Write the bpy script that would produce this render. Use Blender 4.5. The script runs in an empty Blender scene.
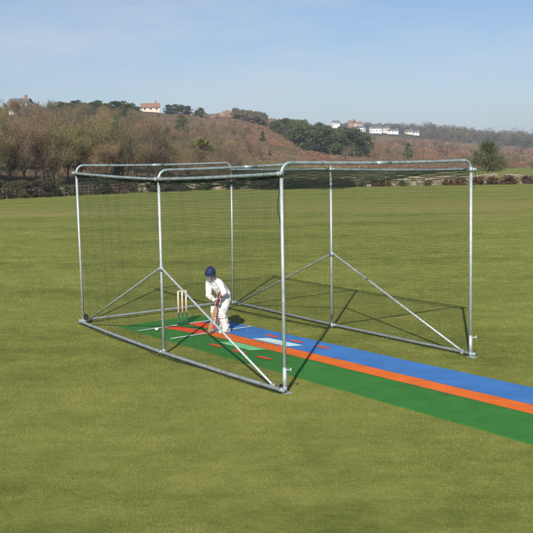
import bpy, bmesh, math, random
import numpy as np
from mathutils import Vector, Matrix, noise
R = math.radians
rng = np.random.default_rng(7)
random.seed(7)
scene = bpy.context.scene
COL = scene.collection

# ------------------------------------------------------------------ camera
F, PITCH, ROLL, CH = 917.72, 0.11572, -0.01504, 3.205      # focal in px of a 533 px frame
fw = Vector((0, math.cos(PITCH), -math.sin(PITCH)))
rt = Vector((1, 0, 0)); up = rt.cross(fw)
r2 = rt*math.cos(ROLL)+up*math.sin(ROLL)
u2 = -rt*math.sin(ROLL)+up*math.cos(ROLL)
cam_d = bpy.data.cameras.new('camera'); cam = bpy.data.objects.new('camera', cam_d); COL.objects.link(cam)
m = Matrix((r2, u2, -fw)).transposed().to_4x4(); m.translation = (0, 0, CH)
cam.matrix_world = m
cam_d.sensor_width = 36; cam_d.lens = 36*F/533; cam_d.clip_end = 9000; cam_d.clip_start = .1
scene.camera = cam

def ray(px, py):
    return fw*F + r2*(px-266.5) - u2*(py-266.5)
def gnd(px, py, z=0.0):
    d = ray(px, py); t = (z-CH)/d.z
    return Vector((0, 0, CH))+d*t
def at(px, py, Y):
    d = ray(px, py); return Vector((0, 0, CH))+d*(Y/d.y)

# ------------------------------------------------------------------ tagging
def tag(o, label=None, cat=None, group=None, kind=None):
    if label: o['label'] = label
    if cat: o['category'] = cat
    if group: o['group'] = group
    if kind: o['kind'] = kind
    return o
def empty(name, loc=(0, 0, 0), rz=0.0):
    o = bpy.data.objects.new(name, None); COL.objects.link(o)
    o.location = loc; o.rotation_euler = (0, 0, rz); o.empty_display_size = .2
    return o
def link(name, me, mat, parent=None):
    o = bpy.data.objects.new(name, me); COL.objects.link(o)
    if mat is not None:
        me.materials.clear(); me.materials.append(mat)
    if parent is not None: o.parent = parent
    return o
def smooth(me, on=True):
    me.polygons.foreach_set('use_smooth', [on]*len(me.polygons))
def copy_tree(o, parent=None):
    c = o.copy(); COL.objects.link(c)
    if parent is not None: c.parent = parent
    for ch in o.children: copy_tree(ch, c)
    return c

# ------------------------------------------------------------------ materials
class NT:
    def __init__(s, nt): s.nt = nt; s.N = nt.nodes; s.L = nt.links
    def n(s, t, **k):
        nd = s.N.new(t)
        for a, v in k.items():
            if a in nd.bl_rna.properties: setattr(nd, a, v)
            else: nd.inputs[a].default_value = v
        return nd
    def l(s, a, b): s.L.new(a, b)
    def noise(s, scale, detail=4, rough=.55, vec=None):
        nd = s.n('ShaderNodeTexNoise'); nd.inputs['Scale'].default_value = scale
        nd.inputs['Detail'].default_value = detail; nd.inputs['Roughness'].default_value = rough
        if vec is not None: s.l(vec, nd.inputs['Vector'])
        return nd.outputs['Fac']
    def ramp(s, fac, stops):
        nd = s.n('ShaderNodeValToRGB'); cr = nd.color_ramp
        while len(cr.elements) < len(stops): cr.elements.new(.5)
        for e, (p, c) in zip(cr.elements, stops):
            e.position = p; e.color = (*c, 1) if len(c) == 3 else c
        s.l(fac, nd.inputs['Fac']); return nd.outputs['Color']
    def mix(s, a, b, f=.5, mode='MIX'):
        nd = s.n('ShaderNodeMix', data_type='RGBA', blend_type=mode)
        for v, i in ((f, 0), (a, 6), (b, 7)):
            if hasattr(v, 'links'): s.l(v, nd.inputs[i])
            else: nd.inputs[i].default_value = v if i == 0 else ((*v, 1) if len(v) == 3 else v)
        return nd.outputs[2]
def mat(name, color=(.5, .5, .5), rough=.7, metal=0.0, spec=.3):
    M = bpy.data.materials.new(name); M.use_nodes = True
    t = NT(M.node_tree); b = t.N['Principled BSDF']
    b.inputs['Base Color'].default_value = (*color, 1); b.inputs['Roughness'].default_value = rough
    b.inputs['Metallic'].default_value = metal; b.inputs['Specular IOR Level'].default_value = spec
    return M, t, b
def gc(t, kind='Object'):
    return t.n('ShaderNodeTexCoord').outputs[kind]
def noisy(name, c1, c2, scale, rough=.8, bump=0.0, bscale=None, spec=.2, metal=0, lo=.35, hi=.65, detail=5, coord='Object'):
    M, t, b = mat(name, c1, rough, metal, spec)
    v = gc(t, coord)
    f = t.noise(scale, detail, .6, v)
    t.l(t.ramp(f, [(lo, c1), (hi, c2)]), b.inputs['Base Color'])
    if bump:
        bp = t.n('ShaderNodeBump', Strength=bump, Distance=.02)
        t.l(t.noise(bscale or scale*3, 5, .6, v), bp.inputs['Height']); t.l(bp.outputs[0], b.inputs['Normal'])
    return M
def world_pos(t): return t.n('ShaderNodeNewGeometry').outputs['Position']

# turf colour field shared by soil sheet and blades
def turf_color(t, dark, mid, light, dry):
    p = world_pos(t)
    def mp(sx, sy, rz=0):
        nd = t.n('ShaderNodeMapping'); t.l(p, nd.inputs['Vector'])
        nd.inputs['Scale'].default_value = (sx, sy, 1); nd.inputs['Rotation'].default_value = (0, 0, rz); return nd.outputs[0]
    a = t.noise(1.0, 5, .6, mp(.9, 1.1, .1))
    base = t.ramp(a, [(.36, dark), (.5, mid), (.62, light)])
    fine = t.noise(1.0, 4, .7, mp(3.2, 4.5))
    base = t.mix(base, t.ramp(fine, [(.36, dark), (.64, light)]), .42)
    tuft = t.noise(1.0, 3, .6, mp(.16, .30, .4)); base = t.mix(base, t.ramp(tuft, [(.38, dark), (.62, light)]), .28)
    # mowing passes running across the ground
    w = t.n('ShaderNodeTexWave', wave_type='BANDS', bands_direction='Y', wave_profile='SIN')
    w.inputs['Scale'].default_value = 1.0; w.inputs['Distortion'].default_value = 1.6; w.inputs['Detail'].default_value = 2
    w.inputs['Detail Scale'].default_value = .6
    t.l(mp(.012, .042, -.05), w.inputs['Vector'])
    base = t.mix(base, light, t.n('ShaderNodeMath', operation='MULTIPLY').outputs[0], 'MIX')
    mm = base.node.inputs[0].links[0].from_node; t.l(w.outputs['Fac'], mm.inputs[0]); mm.inputs[1].default_value = .30
    # worn, dry square around 58 m out
    big = t.noise(1.0, 3, .5, mp(.035, .16, .02))
    sep = t.n('ShaderNodeSeparateXYZ'); t.l(p, sep.inputs[0])
    y = t.n('ShaderNodeMapRange', interpolation_type='SMOOTHSTEP'); t.l(sep.outputs['Y'], y.inputs[0])
    y.inputs[1].default_value = 44; y.inputs[2].default_value = 56
    y2 = t.n('ShaderNodeMapRange', interpolation_type='SMOOTHSTEP'); t.l(sep.outputs['Y'], y2.inputs[0])
    y2.inputs[1].default_value = 78; y2.inputs[2].default_value = 62
    ym = t.n('ShaderNodeMath', operation='MULTIPLY'); t.l(y.outputs[0], ym.inputs[0]); t.l(y2.outputs[0], ym.inputs[1])
    bm_ = t.n('ShaderNodeMapRange'); t.l(big, bm_.inputs[0]); bm_.inputs[1].default_value = .42; bm_.inputs[2].default_value = .6
    ym2 = t.n('ShaderNodeMath', operation='MULTIPLY'); t.l(ym.outputs[0], ym2.inputs[0]); t.l(bm_.outputs[0], ym2.inputs[1])
    ym3 = t.n('ShaderNodeMath', operation='MULTIPLY'); t.l(ym2.outputs[0], ym3.inputs[0]); ym3.inputs[1].default_value = .5
    base = t.mix(base, dry, ym3.outputs[0])
    return base
M_turf, t, b = mat('turf_soil', rough=.95, spec=.05)
t.l(turf_color(t, (.088, .108, .024), (.152, .168, .037), (.222, .230, .060), (.26, .22, .085)), b.inputs['Base Color'])
bp = t.n('ShaderNodeBump', Strength=.6, Distance=.03); t.l(t.noise(14, 6, .7, world_pos(t)), bp.inputs['Height']); t.l(bp.outputs[0], b.inputs['Normal'])
M_blade, t, b = mat('grass_blade', rough=.6, spec=.15)
bc = turf_color(t, (.088, .108, .023), (.152, .168, .035), (.222, .230, .056), (.26, .22, .085))
at_ = t.n('ShaderNodeAttribute', attribute_name='tone')
t.l(t.mix(bc, t.ramp(at_.outputs['Fac'], [(0, (.92, .94, .9)), (.6, (1.05, 1.05, 1.05)), (1, (1.16, 1.13, 1.08))]), 1.0, 'MULTIPLY'), b.inputs['Base Color'])
b.inputs['Subsurface Weight'].default_value = 0

def galv(name, c1, c2, rough=.42, metal=.75):
    M, t, b = mat(name, c1, rough, metal, .5)
    v = gc(t)
    f = t.noise(9, 6, .65, v)
    t.l(t.ramp(f, [(.3, c1), (.7, c2)]), b.inputs['Base Color'])
    t.l(t.ramp(t.noise(25, 4, .6, v), [(.3, (rough-.1,)*3), (.7, (rough+.18,)*3)]), b.inputs['Roughness'])
    return M
M_galv = galv('galvanised_steel', (.31, .36, .365), (.48, .53, .535), .5, .5)
M_galv_dull = galv('weathered_steel', (.20, .225, .235), (.36, .39, .41), .55, .5)
M_bar = galv('greenish_steel', (.20, .26, .26), (.40, .47, .48), .5, .55)
M_clamp = galv('clamp_steel', (.2, .25, .25), (.38, .44, .44), .5, .6)
M_net = noisy('green_black_twine', (.012, .022, .016), (.03, .045, .032), 20, .9)
M_rubber = noisy('black_rubber', (.012, .012, .012), (.03, .03, .03), 20, .8)
M_red = noisy('dark_hub_plastic', (.05, .02, .02), (.08, .03, .03), 8, .5)

def carpet(name, c):
    M, t, b = mat(name, c, .9, 0, .1)
    p = world_pos(t)
    f = t.noise(2.2, 6, .65, p); g = t.noise(160, 2, .6, p)
    base = t.mix(c, tuple(x*.80 for x in c), t.ramp(f, [(.4, (0, 0, 0)), (.7, (1, 1, 1))]))
    base = t.mix(base, t.ramp(g, [(.25, (.72,)*3), (.75, (1.22,)*3)]), 1.0, 'MULTIPLY')
    dirt = t.noise(6, 8, .75, p)
    base = t.mix(base, (.16, .15, .07), t.ramp(dirt, [(.62, (0,)*3), (.8, (.45,)*3)]))
    t.l(base, b.inputs['Base Color'])
    bp = t.n('ShaderNodeBump', Strength=.5, Distance=.006); t.l(t.noise(220, 3, .7, p), bp.inputs['Height'])
    bp2 = t.n('ShaderNodeBump', Strength=.5, Distance=.05); t.l(t.noise(2.0, 2, .5, p), bp2.inputs['Height'])
    t.l(bp.outputs[0], bp2.inputs['Normal']); t.l(bp2.outputs[0], b.inputs['Normal'])
    return M
M_cgreen = carpet('green_carpet', (.045, .185, .038))
M_cblue = carpet('blue_carpet', (.060, .190, .47))
M_corange = carpet('orange_carpet', (.72, .155, .028))
M_cred = carpet('red_carpet', (.74, .085, .030))
M_cwhite = carpet('white_line', (.62, .66, .62))
M_ccyan = carpet('pale_blue_carpet', (.58, .78, .76))
M_cmint = carpet('mint_carpet', (.20, .52, .24))
M_cedge = carpet('carpet_backing', (.03, .05, .03))

M_cloth = noisy('white_cotton', (.74, .74, .73), (.66, .66, .66), 5, .85, .25, 40)
M_pad = noisy('white_pad_leather', (.76, .76, .75), (.66, .65, .63), 14, .55, .2, 60)
M_skin = noisy('skin', (.50, .27, .19), (.44, .22, .15), 14, .55, .1, 80)
M_helmet = noisy('navy_helmet', (.012, .022, .07), (.022, .034, .09), 30, .62, .1, 120, .25)
M_grille = mat('steel_grille', (.55, .55, .56), .35, .8)[0]
M_glove = noisy('maroon_glove', (.20, .04, .045), (.10, .03, .05), 30, .7)
M_glovew = noisy('white_glove_leather', (.7, .68, .66), (.55, .53, .52), 30, .7)
M_hair = noisy('brown_hair', (.06, .035, .02), (.1, .06, .035), 60, .7)
M_eye = mat('eye_dark', (.03, .02, .02), .2)[0]
M_lip = mat('lip', (.42, .15, .13), .5)[0]
M_willow = noisy('willow', (.46, .27, .14), (.36, .20, .10), 9, .5, .1, 60)
M_grip = noisy('bat_grip_rubber', (.25, .02, .02), (.04, .02, .03), 30, .7)
M_strap = mat('pale_strap', (.5, .5, .48), .8)[0]
M_swhite = noisy('white_stump_wood', (.80, .74, .62), (.68, .58, .42), 20, .5)
M_sgreen = noisy('green_stump_paint', (.012, .075, .03), (.02, .11, .045), 20, .45)
M_ball = noisy('white_ball_leather', (.78, .77, .74), (.66, .64, .6), 30, .5)
M_seam = mat('ball_seam', (.25, .2, .15), .8)[0]

# ------------------------------------------------------------------ mesh helpers
def np_mesh(name, verts, faces_flat, fsize):
    """faces_flat (n*fsize) ints, all faces of one size"""
    me = bpy.data.meshes.new(name)
    nv = len(verts); nf = len(faces_flat)//fsize
    me.vertices.add(nv); me.vertices.foreach_set('co', np.asarray(verts, np.float32).ravel())
    me.loops.add(nf*fsize); me.loops.foreach_set('vertex_index', np.asarray(faces_flat, np.int32).ravel())
    me.polygons.add(nf); me.polygons.foreach_set('loop_start', np.arange(0, nf*fsize, fsize, dtype=np.int32))
    me.polygons.foreach_set('loop_total', np.full(nf, fsize, np.int32))
    me.update(calc_edges=True); me.validate()
    return me
def tubes(name, lines, rads, sides=3):
    """lines: list of (n,3) arrays; rads scalar/array per line"""
    V = []; Fc = []; off = 0
    for ln, rd in zip(lines, rads):
        ln = np.asarray(ln, float); n = len(ln)
        tg = np.gradient(ln, axis=0); tg /= np.linalg.norm(tg, axis=1)[:, None]+1e-12
        ref = np.array([0, 0, 1.]) if abs(tg[0][2]) < .9 else np.array([1., 0, 0])
        a = np.cross(tg, ref); a /= np.linalg.norm(a, axis=1)[:, None]+1e-12
        b = np.cross(tg, a)
        ang = np.arange(sides)*2*math.pi/sides
        rr = np.broadcast_to(np.asarray(rd, float), (n,))[:, None, None]
        ring = ln[:, None, :]+rr*(a[:, None, :]*np.cos(ang)[None, :, None]+b[:, None, :]*np.sin(ang)[None, :, None])
        V.append(ring.reshape(-1, 3))
        i = np.arange(n-1)[:, None]*sides; j = np.arange(sides)[None, :]; k = (j+1) % sides
        q = np.stack([off+i+j, off+i+k, off+i+sides+k, off+i+sides+j], -1).reshape(-1)
        Fc.append(q); off += n*sides
    return np_mesh(name, np.concatenate(V), np.concatenate(Fc), 4)
def pipe(name, pts, r, M, parent, sides=14, caps=True):
    bm = bmesh.new()
    add_loft(bm, [Vector(p) for p in pts], [r]*len(pts), sides)
    me = bpy.data.meshes.new(name); bm.to_mesh(me); bm.free(); smooth(me)
    return link(name, me, M, parent)
def add_loft(bm, pts, rads, sides=12, flat=None, cap=True, ref=None, round_ends=False):
    """rads: scalar or (ra, rb) per point; ref = direction of ra"""
    pts = [Vector(p) for p in pts]
    if round_ends:
        def sc(r, k): return tuple(x*k for x in r) if isinstance(r, tuple) else r*k
        def mn(r): return min(r) if isinstance(r, tuple) else r
        d0 = (pts[0]-pts[1]).normalized(); d1 = (pts[-1]-pts[-2]).normalized()
        r0, r1 = rads[0], rads[-1]
        pre = [(pts[0]+d0*mn(r0)*.95, sc(r0, .3)), (pts[0]+d0*mn(r0)*.7, sc(r0, .72))]
        post = [(pts[-1]+d1*mn(r1)*.7, sc(r1, .72)), (pts[-1]+d1*mn(r1)*.95, sc(r1, .3))]
        pts = [p for p, _ in pre]+pts+[p for p, _ in post]
        rads = [r for _, r in pre]+list(rads)+[r for _, r in post]
    rings = []; n = len(pts); a = None
    for i, p in enumerate(pts):
        tg = (pts[min(i+1, n-1)]-pts[max(i-1, 0)]).normalized()
        if ref is not None: a = Vector(ref)-tg*Vector(ref).dot(tg)
        elif a is None:
            q = Vector((0, 0, 1)) if abs(tg.z) < .9 else Vector((1, 0, 0)); a = q-tg*q.dot(tg)
        else: a = a-tg*a.dot(tg)
        a.normalize(); bb = tg.cross(a)
        r = rads[i]; ra, rb = r if isinstance(r, tuple) else (r, r)
        rings.append([bm.verts.new(p+a*ra*math.cos(x)+bb*rb*math.sin(x)) for x in [2*math.pi*k/sides for k in range(sides)]])
    for i in range(n-1):
        for k in range(sides):
            bm.faces.new((rings[i][k], rings[i][(k+1) % sides], rings[i+1][(k+1) % sides], rings[i+1][k]))
    if cap:
        bm.faces.new(list(reversed(rings[0]))); bm.faces.new(rings[-1])
def add_box(bm, c, s, rot=None):
    c = Vector(c); s = Vector(s)/2
    vs = []
    for x in (-1, 1):
        for y in (-1, 1):
            for z in (-1, 1):
                v = Vector((x*s.x, y*s.y, z*s.z))
                if rot is not None: v = rot @ v
                vs.append(bm.verts.new(c+v))
    for f in ((0, 1, 3, 2), (4, 6, 7, 5), (0, 4, 5, 1), (2, 3, 7, 6), (0, 2, 6, 4), (1, 5, 7, 3)):
        bm.faces.new([vs[i] for i in f])
def add_ell(bm, c, r, rot=None, seg=16, ring=10):
    res = bmesh.ops.create_uvsphere(bm, u_segments=seg, v_segments=ring, radius=1)
    for v in res['verts']:
        q = Vector((v.co.x*r[0], v.co.y*r[1], v.co.z*r[2]))
        if rot is not None: q = rot @ q
        v.co = Vector(c)+q
def done(bm, name, M, parent=None, sm=True, bevel=0):
    bmesh.ops.recalc_face_normals(bm, faces=bm.faces)
    if bevel: bmesh.ops.bevel(bm, geom=bm.edges[:], offset=bevel, segments=2, affect='EDGES', profile=.7)
    me = bpy.data.meshes.new(name); bm.to_mesh(me); bm.free(); smooth(me, sm)
    return link(name, me, M, parent)
def fuse(bm, name, M, parent=None, voxel=.007, iters=3, wrinkle=0.0, wscale=9):
    """voxel-fuse overlapping closed pieces into one continuous skin"""
    bmesh.ops.recalc_face_normals(bm, faces=bm.faces)
    me = bpy.data.meshes.new(name+'_raw'); bm.to_mesh(me); bm.free()
    o = bpy.data.objects.new(name+'_raw', me); COL.objects.link(o)
    md = o.modifiers.new('r', 'REMESH'); md.mode = 'VOXEL'; md.voxel_size = voxel
    sm_ = o.modifiers.new('s', 'SMOOTH'); sm_.factor = .5; sm_.iterations = iters
    bpy.context.view_layer.update()
    dg = bpy.context.evaluated_depsgraph_get()
    res = bpy.data.meshes.new_from_object(o.evaluated_get(dg))
    bpy.data.objects.remove(o); bpy.data.meshes.remove(me); res.name = name
    if wrinkle:
        nr = [v.normal.copy() for v in res.vertices]
        for v, n_ in zip(res.vertices, nr):
            p = v.co
            k = noise.noise(Vector((p.x*wscale+3*noise.noise(p*4), p.y*wscale, p.z*wscale*.8)))
            k = 1-abs(k)*2.2
            v.co = p+n_*k*wrinkle
    smooth(res)
    return link(name, res, M, parent)

# ------------------------------------------------------------------ terrain profile
toe_tab = [(-700, 45), (-250, 65), (15, 87), (100, 94.5), (200, 102.5), (300, 104.5), (400, 106.3), (517, 107.5), (780, 112), (1300, 118)]
SB = [1.0, 1.03, 1.2, 1.6, 2.1, 3, 4.5, 6.5, 9, 13, 25]
tab = {
 -700: [174, 152, 134, 114, 110, 126, 128, 130, 145],
 -250: [176, 154, 135, 114, 110, 126, 128, 130, 145],
 15:  [176, 154, 135, 114, 110, 126, 128, 130, 145],
 100: [178, 157, 138, 117, 111, 125, 128, 130, 145],
 180: [180, 165, 150, 130, 114, 119, 124, 130, 146],
 208: [181, 167, 153, 135, 118, 117, 122, 130, 147],
 228: [181, 168, 155, 137, 116, 115, 121, 130, 148],
 248: [181, 169, 157, 140, 120, 119, 123, 130, 148],
 270: [181, 170, 159, 143, 124, 122, 125, 130, 148],
 300: [181, 171, 165, 150, 138, 126, 127, 131, 148],
 345: [181, 172, 168, 155, 147, 138, 131, 132, 148],
 400: [181, 173, 169, 158, 150, 141, 133, 134, 149],
 440: [181, 174, 170, 160, 153, 144, 136, 136, 150],
 480: [181, 175, 171, 163, 156, 148, 140, 139, 150],
 517: [181, 175, 172, 165, 158, 150, 143, 140, 150],
 780: [181, 176, 172, 167, 160, 152, 145, 142, 150],
 1300: [181, 176, 172, 167, 160, 152, 145, 142, 150]}
TX = sorted(tab)
def pxu(px):
    d = ray(px, 160); return d.x/d.y
def lerp_tab(tb, x):
    return float(np.interp(x, [a for a, _ in tb], [b for _, b in tb]))
def toe(px): return lerp_tab(toe_tab, px)
ZT = {}
for px in TX:
    ty = toe(px); zz = [-.5, .02]
    for s_, py in zip(SB[2:], tab[px]): zz.append(at(px, py, ty*s_).z)
    ZT[px] = zz
ZA = np.array([ZT[p] for p in TX])
US = [pxu(p) for p in (-700, 0, 266.5, 533, 1300)]
def u_to_px(u): return float(np.interp(u, US, (-700, 0, 266.5, 533, 1300)))
def height(x, y):
    px = u_to_px(x/y); s_ = y/toe(px)
    if s_ < 1: return -.5
    col = [np.interp(px, TX, ZA[:, k]) for k in range(len(SB))]
    z = float(np.interp(math.log(s_), np.log(SB), col))
    amp = min(1.0, max(0, (s_-1.15)))*1.1
    z += amp*noise.fractal(Vector((x*.03, y*.02, 0)), 1.0, 2.0, 4)*1.1*min(3, s_**.5)
    return z
def put(px, Y):
    x = pxu(px)*Y; return Vector((x, Y, height(x, Y)))

def zone(px, s_, n):
    """ground cover colour of the hill by place"""
    litter = np.array((.15, .105, .065)); brack = np.array((.25, .128, .078)); green = np.array((.115, .135, .035))
    dull = np.array((.16, .14, .075)); wood = np.array((.065, .060, .045)); sand = np.array((.30, .20, .14))
    wl = np.clip((205-px)/60, 0, 1)                    # winter wood on the left
    c = brack*(.5+.5*n)+dull*(.5-.5*n)
    c = c*(1-wl)+litter*wl
    if s_ < 2.2 and px > 200:                         # meadow strip at the foot
        k = np.clip((px-230)/60, 0, 1)*np.clip((2.15-s_)/.3, 0, 1)*(.75+.25*n)
        c = c*(1-k)+green*k
    if s_ < 1.2: c = c*.5+dull*.5
    if 210 < px < 248 and s_ > 3.4:
        k = np.clip((s_-3.4)/1, 0, 1)*.8; c = c*(1-k)+sand*.8*k
    if s_ > 6.8 and px > 250:
        k = np.clip((s_-6.8)/1.0, 0, 1); c = c*(1-k)+wood*k
    return c
NU, NS = 330, 150
pxs = np.concatenate([np.linspace(-700, -60, 40)[:-1], np.linspace(-60, 600, 250), np.linspace(600, 1300, 42)[1:]])
ss = np.concatenate([np.linspace(1.0, 1.3, 20)[:-1], np.exp(np.linspace(math.log(1.3), math.log(25), 130))])
V = []; Cc = []
for s_ in ss:
    for px in pxs:
        ty = toe(px)*s_; x = pxu(px)*ty
        V.append((x, ty, height(x, ty)))
        n_ = noise.fractal(Vector((x*.045, ty*.02, 3)), 1, 2, 4)
        Cc.append((*zone(px, s_, float(np.clip(n_*1.3, -1, 1))), 1))
W_ = len(pxs); H_ = len(ss)
i = np.arange(H_-1)[:, None]*W_; j = np.arange(W_-1)[None, :]
q = np.stack([i+j, i+j+1, i+j+W_+1, i+j+W_], -1).reshape(-1)
me = np_mesh('hillside', np.array(V), q, 4)
ca = me.color_attributes.new('cover', 'FLOAT_COLOR', 'POINT'); ca.data.foreach_set('color', np.array(Cc, np.float32).ravel())
smooth(me)
M_hill, t, b = mat('hill_cover', rough=.95, spec=.05)
a_ = t.n('ShaderNodeAttribute', attribute_name='cover')
p = world_pos(t)
c_ = t.mix(a_.outputs['Color'], t.ramp(t.noise(.35, 7, .7, p), [(.3, (.45, .5, .5)), (.5, (1, 1, 1)), (.72, (1.5, 1.35, 1.2))]), 1, 'MULTIPLY')
c_ = t.mix(c_, (.07, .08, .03), t.ramp(t.noise(.09, 6, .7, p), [(.52, (0,)*3), (.66, (.7,)*3)]))
t.l(c_, b.inputs['Base Color'])
bp = t.n('ShaderNodeBump', Strength=1, Distance=.8); t.l(t.noise(.8, 6, .7, p), bp.inputs['Height']); t.l(bp.outputs[0], b.inputs['Normal'])
tag(link('hillside', me, M_hill), kind='structure')

# playing field: one sheet to the horizon
bm = bmesh.new()
xs = [-3000, -300, -60, -20, 20, 60, 300, 3000]; ys = [-200, 0, 5, 20, 60, 130, 600, 4000]
vv = [[bm.verts.new((x, y, 0)) for x in xs] for y in ys]
for a in range(len(ys)-1):
    for c in range(len(xs)-1): bm.faces.new((vv[a][c], vv[a][c+1], vv[a+1][c+1], vv[a+1][c]))
tag(done(bm, 'playing_field', M_turf, None, False), kind='structure')

# ------------------------------------------------------------------ cage frame of reference
YAW = -0.98216; CX, CY = -3.73895, 18.3175
ca_, sa_ = math.cos(YAW), math.sin(YAW)
def cl(l, w, z=0.0):       # length / width / up -> world
    return Vector((CX+ca_*l-sa_*w, CY+sa_*l+ca_*w, z))
SL = 0.08
MO = (1.0, .34)
def mt(u, v, z=0.0):       # along / across the mat, with its slight ripples
    z = z+(.004+.004*noise.noise(Vector((u*1.1, v*1.3, 5)))+.0025*noise.noise(Vector((u*3.1, v*2.3, 9))) if z > .01 else 0)
    v = v+.012*noise.noise(Vector((u*.9, 2, 0)))+.006*noise.noise(Vector((u*3.3, 7, 0)))
    c, s = math.cos(SL), math.sin(SL)
    return cl(MO[0]+c*u-s*v, MO[1]+s*u+c*v, z)

# grass blades
def grass():
    zones = [(6.2, 10, 3600, .0045, .020), (10, 14, 2600, .0055, .021), (14, 20, 1500, .008, .022), (20, 30, 620, .012, .024), (30, 42, 240, .02, .026), (42, 62, 90, .03, .026)]
    P = []; Wd = []; Hh = []
    for y0, y1, dens, wd, hh in zones:
        k0 = .335
        area = (y1**2-y0**2)*k0+1.2*(y1-y0)
        n = int(area*dens)
        y = np.sqrt(rng.random(n)*(y1**2-y0**2)+y0**2); x = (rng.random(n)*2-1)*(y*k0+.6)
        P.append(np.stack([x, y], 1)); Wd.append(np.full(n, wd)); Hh.append(np.full(n, hh))
    P = np.concatenate(P); Wd = np.concatenate(Wd); Hh = np.concatenate(Hh)
    fd = rng.random(len(P)) < np.clip((60-P[:, 1])/30, 0, 1)
    P = P[fd]; Wd = Wd[fd]; Hh = Hh[fd]
    # patchy length
    cl_ = np.sin(P[:, 0]*3.1+np.sin(P[:, 1]*1.7)*2)*np.sin(P[:, 1]*2.3+np.sin(P[:, 0]*1.3)*2)
    # keep off the mat
    dx = P[:, 0]-CX; dy = P[:, 1]-CY
    l = dx*ca_+dy*sa_; w = -dx*sa_+dy*ca_
    c, s = math.cos(SL), math.sin(SL)
    u = (l-MO[0])*c+(w-MO[1])*s; v = -(l-MO[0])*s+(w-MO[1])*c
    keep = ~((u > -.0) & (u < 15.02) & (v > -.022*u) & (v < 1.9))
    P = P[keep]; Wd = Wd[keep]; Hh = Hh[keep]; cl_ = cl_[keep]; n = len(P)
    h = Hh*(.45+rng.random(n)*.75)*(1+.3*cl_)
    th = rng.random(n)*2*math.pi; w2 = Wd*(.6+rng.random(n)*.6)/2
    le = h*(rng.random(n)*.9); la = rng.random(n)*2*math.pi
    z0 = np.zeros(n)-.002
    a = np.stack([P[:, 0]-np.cos(th)*w2, P[:, 1]-np.sin(th)*w2, z0], 1)
    b_ = np.stack([P[:, 0]+np.cos(th)*w2, P[:, 1]+np.sin(th)*w2, z0], 1)
    c_ = np.stack([P[:, 0]+np.cos(la)*le, P[:, 1]+np.sin(la)*le, h], 1)
    V = np.stack([a, b_, c_], 1).reshape(-1, 3)
    me = bpy.data.meshes.new('turf_grass')
    me.vertices.add(3*n); me.vertices.foreach_set('co', V.astype(np.float32).ravel())
    me.loops.add(3*n); me.loops.foreach_set('vertex_index', np.arange(3*n, dtype=np.int32))
    me.polygons.add(n); me.polygons.foreach_set('loop_start', np.arange(0, 3*n, 3, dtype=np.int32)); me.polygons.foreach_set('loop_total', np.full(n, 3, np.int32))
    me.update(calc_edges=True)
    tn = np.repeat(rng.random(n).astype(np.float32), 3)
    at2 = me.attributes.new('tone', 'FLOAT', 'POINT'); at2.data.foreach_set('value', tn)
    return me
tag(link('turf_grass', grass(), M_blade), 'short mown olive green grass covering the near part of the playing field', 'grass', kind='stuff')

# ------------------------------------------------------------------ batting mat
def mix3(a, b, t_): return a*(1-t_)+b*t_
mat_root = empty('batting_mat', mt(0, 0))
tag(mat_root, 'long green, orange and blue batting mat with cricket markings laid on the grass', 'mat')
WM, LM = 1.9, 15.0
def grid(bm, poly, z):
    (a, b, c, d) = [Vector((u, v, 0)) for u, v in poly]
    n = max(1, int((b-a).length/.09)); m = max(1, int((d-a).length/.09)); R_ = []
    for i_ in range(n+1):
        row = []
        for j_ in range(m+1):
            q_ = mix3(mix3(a, b, i_/n), mix3(d, c, i_/n), j_/m)
            row.append(bm.verts.new(mt(q_.x, q_.y, z)-mat_root.location))
        R_.append(row)
    for i_ in range(n):
        for j_ in range(m): bm.faces.new((R_[i_][j_], R_[i_+1][j_], R_[i_+1][j_+1], R_[i_][j_+1]))
    return R_
def sheet(name, polys, z, M):
    if not isinstance(polys[0][0], tuple): polys = [polys]
    bm = bmesh.new()
    for poly in polys: grid(bm, poly, z)
    return done(bm, name, M, mat_root, True)
def mrect(u0, u1, v0, v1): return [(u0, v0), (u1, v0), (u1, v1), (u0, v1)]
bm = bmesh.new()                                     # backing slab gives the mat thickness
MP = [(0, 0), (LM, -.33), (LM, WM), (0, WM)]
R_ = grid(bm, MP, .012)
rim = R_[0]+[r_[-1] for r_ in R_[1:]]+list(reversed(R_[-1][:-1]))+[r_[0] for r_ in reversed(R_[1:-1])]
low = [bm.verts.new((v.co.x, v.co.y, .001-mat_root.location.z)) for v in rim]
for k in range(len(rim)): bm.faces.new((rim[k], rim[(k+1) % len(rim)], low[(k+1) % len(rim)], low[k]))
done(bm, 'backing', M_cgreen, mat_root, False)
e = .003
U1, U2 = .72, 1.80      # bowling and popping creases
sheet('blue_panel', [[(U1, 1.50), (U2-.02, 1.46), (U2-.02, WM-e), (U1, WM-e)], [(U2-.02, 1.13), (LM-e, 1.13), (LM-e, WM-e), (U2-.02, WM-e)]], .016, M_cblue)
sheet('orange_stripe', mrect(U2+.02, LM-e, .78, 1.126), .016, M_corange)
sheet('red_guide_panel', [(U1+.03, .56), (U2-.03, .70), (U2-.03, 1.0), (U1+.03, .86)], .016, M_cred)
sheet('red_guide_panel', [(U1+.03, 1.12), (U2-.03, 1.14), (U2-.03, 1.44), (U1+.03, 1.46)], .0205, M_cred)
sheet('crease_line', mrect(U1-.04, U1+.03, .01, 1.72), .0245, M_cwhite)
sheet('crease_line', mrect(U2-.035, U2+.035, .04, WM-.02), .0245, M_cwhite)
sheet('length_patch', [(2.78, 1.16), (3.72, 1.16), (3.86, 1.42), (2.92, 1.42)], .0205, M_ccyan)
sheet('length_patch', [(2.64, .50), (3.58, .50), (3.72, .75), (2.78, .75)], .0205, M_cmint)
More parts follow.
